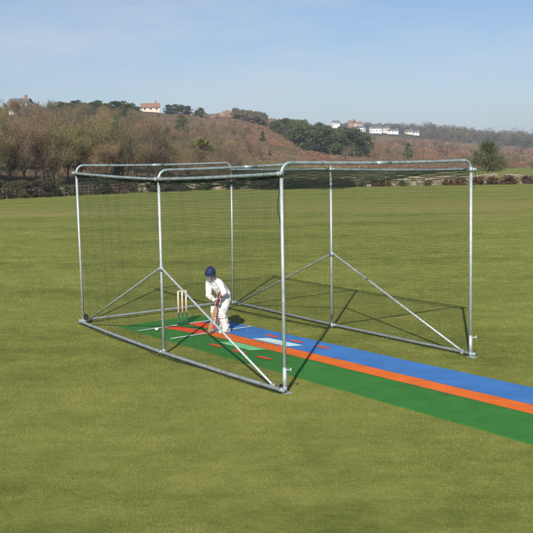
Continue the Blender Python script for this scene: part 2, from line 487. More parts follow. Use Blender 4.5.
for u in (2.66, 3.34, 4.02): sheet('red_marker', mrect(u, u+.34, .27, .36), .0205, M_cred)
for u in (2.66, 3.34, 4.02): sheet('red_marker', mrect(u, u+.32, 1.53, 1.62), .0205, M_cred)

# ------------------------------------------------------------------ net cage
cage = empty('net_cage', cl(0, 0))
tag(cage, 'galvanised steel practice cage with dark netting standing over the batting mat', 'net cage')
CO = cage.location.copy()
bpx = {'A': (83.5, 323), 'B': (164, 353.5), 'C': (285, 392), 'D': (233, 304), 'E': (332, 327), 'F': (470.5, 356.5)}
tpx = {'A': (76.3, 172.5), 'B': (158.5, 178.5), 'C': (281.3, 173), 'D': (231.3, 169), 'E': (330.8, 169), 'F': (471, 169)}
B_, T_ = {}, {}
for k in 'ABCDEF':
    g = gnd(*bpx[k], 0.02); B_[k] = g
    tp = at(*tpx[k], g.y); T_[k] = tp
B_['B'] += Vector((0, 0, -.0))
def loc(v): return Vector(v)-CO
pr = .0245
HT = .135   # hoop top above rail
def arc_pts(p0, cdir, h, r, n=6):
    """from vertical (at p0) bending towards cdir, radius r, ends at p0.z+r"""
    out = []
    for k in range(n+1):
        a = math.pi/2*k/n
        out.append(p0+Vector((0, 0, math.sin(a)*r))+cdir*(1-math.cos(a))*r)
    return out
for n1, n2 in (('A', 'D'), ('B', 'E'), ('C', 'F')):
    for nn, other in ((n1, n2), (n2, n1)):
        post = pipe('post', [loc(B_[nn]), loc(mix3(B_[nn], T_[nn], .5)), loc(T_[nn])+Vector((0, 0, -.02))], pr, M_galv, cage)
        if nn not in 'CF': continue
        sl = mix3(B_[nn], T_[nn], .115)
        pipe('adjusting_sleeve', [loc(B_[nn])+Vector((0, 0, .0)), loc(sl)], pr+.006, M_galv, post)
        # locking handle on the sleeve
        bm = bmesh.new()
        add_loft(bm, [loc(sl)+Vector((.02, -.01, -.03)), loc(sl)+Vector((.09, -.02, -.03))], [.009, .009], 8)
        add_loft(bm, [loc(sl)+Vector((.085, -.02, -.055)), loc(sl)+Vector((.085, -.02, .0))], [.011, .011], 8)
        done(bm, 'locking_handle', M_galv, post)
    cd = (T_[n2]-T_[n1]); cd.z = 0; cd.normalize()
    a = arc_pts(loc(T_[n1])+Vector((0, 0, -.015)), cd, 0, HT+.015)
    c = arc_pts(loc(T_[n2])+Vector((0, 0, -.015)), -cd, 0, HT+.015)
    mid = [mix3(a[-1], c[-1], k/8)+Vector((0, 0, -.018*math.sin(math.pi*k/8))) for k in range(1, 8)]
    pts = a+mid+list(reversed(c))
    pipe('roof_bar', pts, pr*.97, M_bar, cage)
    bm = bmesh.new()                                # joining sleeve in the middle of the roof bar
    add_loft(bm, [mix3(a[-1], c[-1], .46)+Vector((0, 0, -.018)), mix3(a[-1], c[-1], .54)+Vector((0, 0, -.018))], [pr+.003]*2, 14)
    done(bm, 'joining_sleeve', M_bar, cage)
LD = Vector((ca_, sa_, 0)); WD = Vector((-sa_, ca_, 0))
def rail(seq, dz, off, name, M, ext=.07, r=.024, sag=0.0):
    pts = [loc(P_)+off+Vector((0, 0, dz)) for P_ in seq]
    d0 = (pts[1]-pts[0]).normalized(); d1 = (pts[-1]-pts[-2]).normalized()
    pts = [pts[0]-d0*ext]+pts+[pts[-1]+d1*ext]
    out = []
    for a, c in zip(pts[:-1], pts[1:]):
        for k in range(6): out.append(mix3(a, c, k/6)+Vector((0, 0, -sag*math.sin(math.pi*k/6) if (c-a).length > 1 else 0)))
    out.append(pts[-1])
    return pipe(name, out, r, M, cage)
rail([T_['A'], T_['B'], T_['C']], -.01, -WD*.053, 'top_rail', M_bar, sag=.012)
rail([T_['D'], T_['E'], T_['F']], -.01, WD*.053, 'top_rail', M_bar, sag=.012)
rail([B_['A'], B_['B'], B_['C']], .035, -WD*.056, 'base_rail', M_galv_dull, sag=.008, r=.027)
rail([B_['D'], B_['E'], B_['F']], .035, WD*.056, 'base_rail', M_galv_dull, ext=.05, sag=.0)
bb = rail([B_['A'], B_['D']], .055, -LD*.055, 'base_rail', M_galv, ext=.07)
tb = None
for m_, ends, sgn in (('B', 'AC', -1), ('E', 'DF', 1)):
    mp_ = {'B': at(161.5, 268.5, B_['B'].y), 'E': at(332, 254, B_['E'].y)}[m_]
    for en in ends:
        ln = (B_[en]-B_[m_]).normalized()
        s0 = loc(mp_)+ln*.04+WD*sgn*.01; s1 = loc(B_[en])-ln*.22+Vector((0, 0, .055))+WD*sgn*.035
        s0b = s0+(s1-s0).normalized()*.05+Vector((0, 0, .0))
        br = pipe('brace', [s0, s0b, mix3(s0, s1, .5), s1], .0185, M_galv, cage, 12)
        bm = bmesh.new()
        add_box(bm, s1+Vector((0, 0, -.01)), (.05, .05, .08)); done(bm, 'brace_foot', M_galv_dull, br, False, .006)
    bm = bmesh.new(); add_loft(bm, [loc(mp_)+Vector((0, 0, -.045)), loc(mp_)+Vector((0, 0, .045))], [pr+.012]*2, 14)
    add_loft(bm, [loc(mp_)-LD*.07, loc(mp_)+LD*.07], [.018]*2, 10)
    done(bm, 'brace_clamp', M_clamp, cage)
for k in 'ABCDEF':
    sgn = -1 if k in 'ABC' else 1
    for P_, dz in ((T_[k], -.01), (B_[k], .035)):
        bm = bmesh.new(); c = loc(P_)+Vector((0, 0, dz))
        add_loft(bm, [c+Vector((0, 0, -.04)), c+Vector((0, 0, .04))], [pr+.010]*2, 14)
        add_loft(bm, [c+WD*sgn*.053-LD*.035, c+WD*sgn*.053+LD*.035], [.033]*2, 14)
        add_box(bm, c+WD*sgn*.09, (.02, .02, .03))
        done(bm, 'rail_clamp', M_clamp, cage, True)
# ground plates and transport wheels
for k in 'CF':
    bm = bmesh.new(); add_box(bm, loc(B_[k])+Vector((.02, -.02, -.005)), (.13, .11, .012), Matrix.Rotation(YAW, 3, 'Z'))
    done(bm, 'foot_plate', M_galv, cage, False)
for k in 'AC':
    c = loc(B_[k])-LD*(.02 if k == 'A' else .16)+WD*.07+Vector((0, 0, .085)); r = .085
    if k == 'C': r = .05; c.z = .045
    bm = bmesh.new()
    prof = [(-.022, r*.75), (-.022, r*.93), (-.014, r), (.014, r), (.022, r*.93), (.022, r*.75)]
    add_loft(bm, [c+WD*a for a, _ in prof], [q for _, q in prof], 24)
    wh = done(bm, 'wheel', M_rubber, cage)
    bm = bmesh.new(); add_loft(bm, [c-WD*.026, c+WD*.026], [r*.5]*2, 16); add_loft(bm, [c-WD*.05, c+WD*.05], [.01]*2, 8)
    done(bm, 'hub', M_red, wh)

# netting: real twine, one tube per cord
MESH = .05
def net_panel(name, fn, nu, nv, du, r=.00100, seg_u=28, seg_v=12):
    lines = []
    U = np.linspace(0, 1, seg_u+1); Vv = np.linspace(0, 1, seg_v+1)
    for v in np.linspace(0, 1, nv+1): lines.append(fn(U, np.full_like(U, v)))
    for u in np.linspace(0, 1, nu+1): lines.append(fn(np.full_like(Vv, u), Vv))
    me = tubes(name, lines, [r]*len(lines), 3)
    return link(name, me, M_net, cage)
Bn = {k: np.array(loc(B_[k])) for k in B_}; Tn = {k: np.array(loc(T_[k])) for k in T_}
WDn = np.array(WD); LDn = np.array(LD); Zn = np.array([0, 0, 1.])
def tri(a, b_, c, u):   # piecewise through the mid post, weight arrays
    u = np.asarray(u)[:, None]
    return np.where(u < .5, a+(b_-a)*u*2, b_+(c-b_)*(u-.5)*2)
def side_net(ks, sgn, ph):
    a, b_, c = ks
    def fn(u, v):
        lo_ = tri(Bn[a], Bn[b_], Bn[c], u); hi_ = tri(Tn[a], Tn[b_], Tn[c], u)
        uu = u*7.1; vv_ = v[:, None]
        drop = (np.abs(np.sin(u*2*math.pi))*.05)[:, None]
        P_ = lo_+(hi_-drop*Zn-lo_)*vv_
        w = (.05*np.sin(uu*1.9+ph)*np.sin(v*3.0)+.02*np.sin(uu*6.1+ph*2+v*4)*(1-v)+.015*np.sin(uu*13+v*5))
        return P_+WDn*(w-sgn*.03)[:, None]+LDn*(.02*np.sin(uu*3+v*5))[:, None]
    return fn
n1 = net_panel('side_netting', side_net('ABC', -1, .3), int(7.1/MESH), int(3/MESH), 0, seg_u=70)
n2 = net_panel('side_netting', side_net('DEF', 1, 1.9), int(7.1/MESH), int(3/MESH), 0, seg_u=70)
def back(u, v):
    lo_ = Bn['A']+(Bn['D']-Bn['A'])*u[:, None]; hi_ = Tn['A']+(Tn['D']-Tn['A'])*u[:, None]+Zn*.1
    P_ = lo_+(hi_-lo_)*v[:, None]
    return P_+LDn*(.05*np.sin(u*6+1)*np.sin(v*3)+.015*np.sin(u*25+v*6))[:, None]
n3 = net_panel('back_netting', back, int(3.6/MESH), int(3.1/MESH), 0, seg_u=40)
def roof(u, v):
    nr = tri(Tn['A'], Tn['B'], Tn['C'], u); fr = tri(Tn['D'], Tn['E'], Tn['F'], u)
    P_ = nr+(fr-nr)*v[:, None]
    s1 = np.abs(np.sin(u*2*math.pi)); s2 = np.sin(v*math.pi)
    k = np.where(u > .5, .25, .16)
    sag = -(k*s1*(s2**.8))-.02+.09*s2*(1-s1)**3+.02*np.sin(u*31+v*7)*s1*s2+.012*np.sin(u*50-v*20)*s2
    return P_+Zn*sag[:, None]+Zn*.0
n4 = net_panel('roof_netting', roof, int(7.1/MESH), int(3.6/MESH), 0, r=.0012, seg_u=90, seg_v=40)
# gathered border ropes, ties and the slack skirt lying outside the near base rail
lines = []; rads = []
def wob(P_, a, f, ph):
    n = len(P_); s_ = np.arange(n)/n
    return P_+np.stack([a*np.sin(s_*f+ph), a*np.sin(s_*f*1.3+ph*2), a*.7*np.sin(s_*f*.8+ph*3)], 1)
U = np.linspace(0, 1, 160)
for k in range(7):
    P_ = tri(Tn['A'], Tn['B'], Tn['C'], U)-Zn*(.05+.016*k*(.6+.4*np.sin(U*23+k)))[:, None]-Zn*(np.abs(np.sin(U*2*math.pi))*.012*k)[:, None]
    lines.append(wob(P_, .008, 90, k)); rads.append(.0065)
for k in range(5):
    P_ = tri(Tn['D'], Tn['E'], Tn['F'], U)-Zn*(.045+.02*k)-Zn*(np.abs(np.sin(U*2*math.pi))*.018*k)[:, None]
    lines.append(wob(P_, .008, 80, k)); rads.append(.0055)
g1 = link('border_rope', tubes('border_rope', lines, rads, 5), M_net, cage)
lines = []; rads = []
for k in range(9):
    out_ = .035+.017*k*(.35+.65*np.abs(np.sin(U*9+k*.25+1)))*(.3+.7*np.abs(np.sin(U*2.1+.6)))
    P_ = tri(Bn['A'], Bn['B'], Bn['C'], U)-WDn*out_[:, None]; P_[:, 2] = .034-.002*k
    P_ = wob(P_, .01, 120, k); P_[:, 2] = np.maximum(P_[:, 2], .022)
    lines.append(P_); rads.append(.0032)
link('slack_net_skirt', tubes('slack_net_skirt', lines, rads, 4), M_net, cage)
# net ties knotted round the rails, loose cords at the corners
def cord(name, pts, r): return link(name, tubes(name, [np.array(pts)], [r], 5), M_net, cage)
th = np.linspace(0, 2*math.pi, 12)
for seq, off in ((('A', 'B', 'C'), -.053), (('D', 'E', 'F'), .053)):
    for u0 in np.linspace(.05, .95, 11):
        c = tri(*[Tn[k] for k in seq], np.array([u0+.012*math.sin(u0*40)]))[0]+WDn*off-Zn*.012
        cord('net_tie', [c+LDn*(.02*k/9)+WDn*.027*math.cos(x)+Zn*(.028*math.sin(x)-.006) for k, x in enumerate(th)], .0022)
for n1_, n2_ in (('C', 'F'), ('A', 'D'), ('B', 'E')):
    for u0 in (.17, .3, .42, .6, .74, .86):
        u0 += .02*math.sin(u0*50)
        c = Tn[n1_]+(Tn[n2_]-Tn[n1_])*u0+Zn*(HT-.016*math.sin(math.pi*u0))
        cord('net_tie', [c+WDn*(.022*k/9)+LDn*.027*math.cos(x)+Zn*(.027*math.sin(x)-.004) for k, x in enumerate(th)], .0026)
cord('loose_cord', [Tn['C']-LDn*.05-Zn*(.05+.62*k/14)+np.array([.012*math.sin(k*.5), 0, 0])-LDn*.03*math.sin(k/14*3) for k in range(15)], .006)
cord('loose_cord', [Tn['F']+LDn*.04-Zn*(.03+.3*k/10)+np.array([.03+.012*math.sin(k*.7), 0, 0]) for k in range(11)], .004)

# ------------------------------------------------------------------ wicket
ws = cl(1.62, 1.42, .026)
wk = empty('wicket', ws, YAW+SL)
tag(wk, 'three cricket stumps, white above and green below, standing behind the batsman', 'stumps')
bm = bmesh.new(); add_box(bm, (0, 0, .012), (.09, .27, .022)); done(bm, 'base', M_sgreen, wk, False, .004)
for k in (-1, 0, 1):
    y = k*.092
    bm = bmesh.new(); add_loft(bm, [(0, y, .022), (0, y, .05), (0, y, .06), (0, y, .235)], [.024, .024, .018, .018], 14)
    st = done(bm, 'stump', M_sgreen, wk)
    bm = bmesh.new(); add_loft(bm, [(0, y, .235), (0, y, .62), (0, y, .65), (0, y, .656)], [.019, .0185, .017, .012], 14)
    done(bm, 'stump_top', M_swhite, st)
for k in (-1, 0):
    bm = bmesh.new(); add_loft(bm, [(0, k*.092+a, .662) for a in (-.012, .012, .02, .046, .072, .08, .104)], [.004, .005, .010, .012, .010, .005, .004], 10)
    done(bm, 'bail', M_swhite, wk)

# ball at the end of the crease
bpos = gnd(156.8, 330.5, .03)
bl = empty('cricket_ball', (bpos.x, bpos.y, .0285))
tag(bl, 'small white ball lying on the crease line at the left edge of the mat', 'ball')
bm = bmesh.new(); add_ell(bm, (0, 0, .030), (.036, .036, .030), None, 24, 16); cover = done(bm, 'leather_cover', M_ball, bl)
th = np.linspace(0, 2*math.pi, 33)
link('seam', tubes('seam', [np.stack([.0355*np.cos(th), .0355*np.sin(th)*.5, .030+.0265*np.sin(th)], 1)+np.array([0, 0, 0])], [.0018], 5), M_seam, bl)

# ------------------------------------------------------------------ batsman
ox, oy = -.915, 16.93
GZ = .018
man = empty('person', (ox, oy, GZ), YAW)
tag(man, 'young batsman in cricket whites and navy helmet bending over a bat beside the stumps', 'person')
def L(f, s, z): return Vector((s, -f, z))      # forward, towards bowler, up
hipc = L(-.14, 0.0, .66)
hip = {1: L(-.13, .085, .635), -1: L(-.15, -.085, .635)}
knee = {1: L(-.015, .125, .365), -1: L(-.01, -.10, .365)}
ank = {1: L(-.10, .125, .075), -1: L(-.09, -.11, .075)}
chest = L(.02, .01, .90); neckb = L(.085, .02, 1.00); belly = L(-.09, 0, .76)
sh = {1: L(.06, .155, .955), -1: L(.105, -.135, .935)}
toe_b = L(.27, .10, .03); top_b = L(.075, .235, .80)   # bat axis
bd = (toe_b-top_b).normalized()
grip = {1: top_b+bd*.085, -1: top_b+bd*.215}
elb = {1: L(.02, .275, .765), -1: L(.19, -.015, .70)}
headc = L(.175, .045, 1.115)
# head frame: looks towards the camera, tipped down
hf = Vector((0, 0, 0)); wdir = Vector((-.08, -1, 0)).normalized()
hf = Matrix.Rotation(-YAW, 3, 'Z') @ wdir
hf = (hf+Vector((0, 0, -.30))).normalized()
hr = hf.cross(Vector((0, 0, 1))).normalized(); hu = hr.cross(hf).normalized()
HM = Matrix((hr, hf, hu)).transposed()
def hp(x, y, z): return headc+HM @ Vector((x, y, z))
def head_geo(bm, grow=0.0):
    res = bmesh.ops.create_uvsphere(bm, u_segments=32, v_segments=24, radius=1)
    for v in res['verts']:
        x, y, z = v.co
        w = .072+grow; d = .090+grow; h = .105+grow
        k = 1.0
        if z < -.1: k = 1-.42*((-z-.1)/.9)**1.3      # jaw narrows
        yy = y*d*(1-.12*max(0, -z)) if y > 0 else y*d*(1-.35*max(0, -z))
        v.co = hp(x*w*k, yy, z*h)
if True:
    bm = bmesh.new()
    head_geo(bm)
    add_ell(bm, hp(0, .088, -.022), (.012, .018, .018), HM)                # nose
    add_ell(bm, hp(0, .082, -.005), (.008, .010, .022), HM)
    add_ell(bm, hp(0, .070, .018), (.045, .016, .010), HM)                 # brow
    add_ell(bm, hp(0, .073, -.056), (.022, .012, .010), HM)
    add_ell(bm, hp(0, .062, -.088), (.022, .016, .016), HM)                # chin
    for sx in (-1, 1):
        add_ell(bm, hp(sx*.076, -.005, -.015), (.007, .018, .028), HM)     # ears
        add_ell(bm, hp(sx*.040, .055, -.035), (.020, .020, .018), HM)
    add_loft(bm, [neckb, mix3(neckb, headc, .5), hp(0, -.02, -.05)], [.050, .044, .046], 16)
    tor = [hipc+Vector((0, 0, -.05)), hipc, belly, chest, mix3(chest, neckb, .6), neckb]
    add_loft(bm, tor, [(.10, .075), (.13, .095), (.115, .085), (.135, .09), (.11, .07), (.05, .045)], 20, ref=(1, 0, 0), round_ends=True)
    for s_ in (1, -1):
        add_loft(bm, [hip[s_], mix3(hip[s_], knee[s_], .5), knee[s_], mix3(knee[s_], ank[s_], .4), ank[s_]], [.080, .068, .050, .050, .034], 14, round_ends=True)
        h = ank[s_]
        add_loft(bm, [h+L(-.03, 0, -.03), h+L(.05, 0, -.035), h+L(.13, 0, -.05)], [(.028, .03), (.032, .026), (.03, .016)], 12, ref=(1, 0, 0), round_ends=True)
        wr = mix3(elb[s_], grip[s_], .84)
        add_loft(bm, [sh[s_], mix3(sh[s_], elb[s_], .5), elb[s_], mix3(elb[s_], wr, .4), wr, mix3(elb[s_], grip[s_], .95)], [.045, .038, .034, .033, .024, .024], 12, round_ends=True)
    body = fuse(bm, 'body', M_skin, man, .0055, 2)
for sx in (-1, 1):
    bm = bmesh.new(); add_ell(bm, hp(sx*.030, .081, .000), (.011, .008, .006), HM); done(bm, 'eye', M_eye, man)
bm = bmesh.new(); add_ell(bm, hp(0, .082, -.056), (.020, .006, .0055), HM); done(bm, 'mouth', M_lip, man)
bm = bmesh.new(); res = bmesh.ops.create_uvsphere(bm, u_segments=32, v_segments=20, radius=1)
for v in res['verts']:
    x, y, z = v.co
    v.co = hp(x*.079, y*.096-.004, z*.110+.004)
bmesh.ops.delete(bm, geom=[f for f in bm.faces if (HM.inverted() @ (f.calc_center_median()-headc)).z < -.03 or ((HM.inverted() @ (f.calc_center_median()-headc)).y > .03 and (HM.inverted() @ (f.calc_center_median()-headc)).z < .05)], context='FACES')
done(bm, 'hair', M_hair, man)
# shirt: long sleeves pushed to mid forearm
bm = bmesh.new()
add_loft(bm, [hipc+L(0, 0, -.02), hipc+L(.01, 0, .05), belly, chest, mix3(chest, neckb, .6), mix3(chest, neckb, .95)], [(.135, .10), (.150, .118), (.145, .112), (.158, .112), (.135, .09), (.066, .06)], 22, ref=(1, 0, 0), round_ends=True)
for s_ in (1, -1):
    fa = mix3(elb[s_], grip[s_], .52 if s_ == 1 else .40)
    add_loft(bm, [mix3(sh[s_], neckb, .35), sh[s_], mix3(sh[s_], elb[s_], .5), elb[s_], fa], [.058, .064, .060, .054, .050], 14, round_ends=False)
bmk = [neckb+L(-.02, .0, .0), neckb+L(.0, 0, .02)]
shirt = fuse(bm, 'shirt', M_cloth, man, .0065, 3, .0055, 11)
th = np.linspace(0, 2*math.pi, 25)                                          # collar
nd = (headc-neckb).normalized(); na = Vector((1, 0, 0))-nd*nd.x; na.normalize(); nb = nd.cross(na)
link('collar', tubes('collar', [np.array([neckb+nd*.01+na*.058*math.cos(x)+nb*.053*math.sin(x) for x in th])], [.013], 8), M_cloth, shirt)
# trousers
bm = bmesh.new()
add_loft(bm, [hipc+L(0, 0, -.075), hipc+L(0, 0, -.02), hipc+L(.005, 0, .06)], [(.12, .10), (.145, .112), (.138, .105)], 22, ref=(1, 0, 0), round_ends=True)
for s_ in (1, -1):
    add_loft(bm, [hip[s_]+Vector((0, 0, .02)), mix3(hip[s_], knee[s_], .5), knee[s_], mix3(knee[s_], ank[s_], .5), ank[s_]+Vector((0, 0, -.015))], [.096, .085, .068, .066, .058], 14, round_ends=False)
fuse(bm, 'trousers', M_cloth, man, .0065, 3, .005, 10)
# leg guards
for s_ in (1, -1):
    k_, a_2 = knee[s_], ank[s_]
    up_ = (k_-a_2).normalized(); front = L(1, 0, 0)-up_*L(1, 0, 0).dot(up_); front.normalize(); side = up_.cross(front)
    bm = bmesh.new()
    top_ = k_+up_*.13-front*.02
    for q_ in range(7):
        an = R(-78+26*q_)
        rr = .073
        def pt(c, r): return c+front*r*math.cos(an)+side*r*math.sin(an)
        add_loft(bm, [pt(a_2+up_*(-.02+.03*(abs(q_-3) > 2)), rr*.82), pt(mix3(a_2, k_, .5), rr*.95), pt(k_-up_*.06, rr)], [.017, .018, .017], 8, round_ends=True)
        add_loft(bm, [pt(k_+up_*.045, rr*1.03), pt(top_-up_*.01*abs(q_-3), rr*1.02)], [.016, .014], 8, round_ends=True)
    for dz in (-.05, -.012, .026):                                          # knee rolls
        add_loft(bm, [k_+up_*dz+(front*math.cos(R(x))+side*math.sin(R(x)))*.083 for x in range(-84, 85, 14)], [.0205]*13, 8, round_ends=True)
    pad = fuse(bm, 'leg_guard', M_pad, man, .006, 2)
    for f_ in (.16, .5, .86, 1.28):
        c = mix3(a_2, k_, f_)
        link('strap', tubes('strap', [np.array([c+(front*math.cos(R(x))+side*math.sin(R(x)))*.071 for x in range(70, 291, 12)])], [.009], 6), M_strap, pad)
# boots
for s_ in (1, -1):
    h = ank[s_]
    bm = bmesh.new()
    add_loft(bm, [h+L(-.052, 0, -.03), h+L(-.02, 0, -.025), h+L(.05, 0, -.036), h+L(.11, 0, -.048), h+L(.145, 0, -.052)], [(.030, .038), (.036, .046), (.042, .036), (.043, .025), (.034, .019)], 14, ref=(1, 0, 0), round_ends=True)
    add_loft(bm, [h+L(-.01, 0, -.03), h+L(-.008, 0, .03)], [.044, .042], 12)
    bt = fuse(bm, 'boot', M_cloth, man, .005, 2)
    bm = bmesh.new()
    add_loft(bm, [h+L(-.075, 0, -.066), h+L(-.02, 0, -.066), h+L(.06, 0, -.066), h+L(.12, 0, -.066), h+L(.165, 0, -.066)], [(.028, .009), (.036, .009), (.040, .009), (.044, .009), (.026, .008)], 14, ref=(1, 0, 0))
    done(bm, 'sole', M_strap, bt)
# gloves wrapped round the handle
fax = bd.cross(Vector((0, 0, 1))).normalized(); fay = bd.cross(fax).normalized()
for s_ in (1, -1):
    g = grip[s_]; arm = (elb[s_]-g).normalized(); arm = (arm-bd*arm.dot(bd)).normalized(); oth = bd.cross(arm)*s_
    bm = bmesh.new()
    def pa(ang, r, t_): return g+bd*t_+(arm*math.cos(ang)+oth*math.sin(ang))*r
    add_ell(bm, g+arm*.040+oth*.012, (.026, .026, .044), Matrix((arm, oth, bd)).transposed())   # back of the hand
    for k in range(4):
        t0 = (-.036+.024*k); ln = [200, 225, 215, 180][k]
        add_loft(bm, [pa(R(10+ln*j/6), .034-.002*j*.5, t0) for j in range(7)], [.0125]*6+[.011], 8, round_ends=True)
    add_loft(bm, [pa(R(-20), .040, -.030), pa(R(-60), .036, -.048), pa(R(-110), .031, -.046), pa(R(-150), .029, -.040)], [.015, .013, .012, .011], 8, round_ends=True)
    gl = fuse(bm, 'glove', M_glove, man, .0045, 2)
    bm = bmesh.new()
    w0 = g+(elb[s_]-g).normalized()*.05; w1 = g+(elb[s_]-g).normalized()*.125
    add_loft(bm, [w0, mix3(w0, w1, .5), w1], [.034, .038, .045], 14)
    done(bm, 'cuff', M_glovew, gl)
    bm = bmesh.new()
    for k in range(4):
        for a_d in (30, 75):
            add_ell(bm, pa(R(a_d), .046, -.036+.024*k), (.010, .008, .008))
    done(bm, 'finger_padding', M_glovew, gl)
# helmet
bm = bmesh.new(); res = bmesh.ops.create_uvsphere(bm, u_segments=36, v_segments=24, radius=1)
for v in res['verts']:
    x, y, z = v.co; v.co = Vector((x*.098, y*.116-.006, z*.128+.012))
def kill(f):
    c = f.calc_center_median()
    return (c.y > .035 and c.z < .035) or (c.y > -.045 and c.z < -.055) or c.z < -.085
bmesh.ops.delete(bm, geom=[f for f in bm.faces if kill(f)], context='FACES')
bmesh.ops.solidify(bm, geom=bm.faces[:], thickness=.008)
for v in bm.verts: v.co = headc+HM @ v.co
hel = done(bm, 'helmet', M_helmet, man)
bm = bmesh.new()                                                             # peak
ring = []
for k in range(15):
    a = R(-72+144*k/14)
    ring.append((Vector((math.sin(a)*.099, math.cos(a)*.112-.002, .036)), Vector((math.sin(a)*.108, math.cos(a)*.168-.006, .020-.004*math.cos(a)))))
v0 = [[bm.verts.new(headc+HM @ (p_+Vector((0, 0, dz)))) for p_ in pr_] for pr_ in ring for dz in (0, -.006)]
for k in range(14):
    a, b2, c, d = v0[2*k], v0[2*k+1], v0[2*k+2], v0[2*k+3]
    bm.faces.new((a[0], a[1], c[1], c[0])); bm.faces.new((b2[0], d[0], d[1], b2[1])); bm.faces.new((a[1], b2[1], d[1], c[1])); bm.faces.new((a[0], c[0], d[0], b2[0]))
done(bm, 'peak', M_helmet, hel)
lines = []
for z_, rr in ((-.012, .145), (-.036, .142), (-.060, .136), (-.082, .126)):
    lines.append(np.array([hp(math.sin(a)*.1, math.cos(a)*rr, z_) for a in np.linspace(R(-80), R(80), 17)]))
for a in (R(-80), R(-25), R(25), R(80)):
    lines.append(np.array([hp(math.sin(a)*.1, math.cos(a)*(.146 if abs(a) < 1 else .14)-.016*(k/4)**2*math.cos(a), .02-.104*k/4) for k in range(5)]))
link('face_grille', tubes('face_grille', lines, [.0026]*len(lines), 6), M_grille, hel)
bm = bmesh.new(); add_ell(bm, hp(0, -.006, .140), (.012, .012, .004), HM); done(bm, 'button', M_helmet, hel)

# bat (held, so a thing of its own)
bat = empty('cricket_bat', (ox, oy, GZ), YAW)
tag(bat, 'wooden cricket bat with dark red grip held low by the batsman', 'bat')
bx = fax
side_v = (bd.cross(L(1, 0, 0))).normalized(); face_v = side_v.cross(bd).normalized()
BM = Matrix((side_v, face_v, bd)).transposed()
bm = bmesh.new()
blade0 = top_b+bd*.29; tl = (toe_b-blade0).length
secs = []
for f_, hw, th_ in ((0, .018, .018), (.05, .036, .016), (.11, .050, .015), (.5, .052, .024), (.82, .053, .032), (.95, .050, .020), (1, .040, .012)):
    c = blade0+bd*tl*f_
    pr_ = [(-hw, -.008), (0, -.011), (hw, -.008), (hw, .006), (0, th_), (-hw, .006)]
    secs.append([bm.verts.new(c+side_v*x+face_v*(-y)) for x, y in pr_])
for a, c in zip(secs[:-1], secs[1:]):
    for k in range(6): bm.faces.new((a[k], a[(k+1) % 6], c[(k+1) % 6], c[k]))
bm.faces.new(secs[0]); bm.faces.new(secs[-1])
done(bm, 'blade', M_willow, bat, False)
bm = bmesh.new(); add_loft(bm, [top_b, top_b+bd*.01, top_b+bd*.15, top_b+bd*.29], [.017, .018, .0165, .016], 14)
hd = done(bm, 'handle', M_grip, bat)

# ------------------------------------------------------------------ vegetation prototypes
def attr_noise_mat(name, cols, rough=.9, scale=1.2, leaf=False):
    M, t, b = mat(name, cols[0], rough, 0, .1)
    g = t.n('ShaderNodeNewGeometry'); oi = t.n('ShaderNodeObjectInfo')
    a = t.noise(scale, 4, .6, gc(t))
    st = [(.3+.4*k/(len(cols)-1), c) for k, c in enumerate(cols)]
    c1 = t.ramp(a, st)
    c2 = t.mix(c1, t.ramp(oi.outputs['Random'], [(0, (.72, .74, .8)), (.5, (1, 1, 1)), (1, (1.3, 1.16, .98))]), 1, 'MULTIPLY')
    c3 = t.mix(c2, t.ramp(g.outputs['Random Per Island'], [(0, (.6, .6, .6)), (1, (1.4, 1.4, 1.35))]), 1, 'MULTIPLY')
    t.l(c3, b.inputs['Base Color'])
    return M
M_bark = noisy('grey_brown_bark', (.10, .08, .06), (.17, .14, .11), 5, .9)
M_twig = attr_noise_mat('winter_twigs', [(.115, .085, .052), (.19, .132, .084), (.235, .18, .108)], scale=.35)
M_twig2 = attr_noise_mat('winter_twigs_olive', [(.095, .095, .042), (.155, .145, .066), (.20, .18, .085)], scale=.35)
M_twig3 = attr_noise_mat('dark_winter_twigs', [(.075, .062, .044), (.12, .095, .066), (.16, .125, .085)], scale=.35)
M_needle = attr_noise_mat('pine_needles', [(.036, .050, .024), (.070, .088, .038), (.115, .125, .055)], scale=.7)
M_leaf = attr_noise_mat('evergreen_leaves', [(.04, .055, .018), (.085, .10, .03), (.12, .13, .045)], scale=.8)
M_brack = attr_noise_mat('dead_bracken', [(.135, .078, .045), (.235, .118, .070), (.20, .15, .085)], scale=.2)
M_rust = attr_noise_mat('rusty_shrub', [(.075, .042, .028), (.13, .070, .045), (.11, .082, .05)], scale=.8)
M_dshrub = attr_noise_mat('dark_hedge', [(.035, .038, .020), (.06, .055, .03), (.08, .075, .035)], scale=.8)
M_olive = attr_noise_mat('olive_hedge', [(.045, .055, .022), (.07, .08, .032), (.10, .10, .045)], scale=.8)
M_pale = attr_noise_mat('straw_grass', [(.22, .19, .09), (.30, .25, .13)], scale=.8)

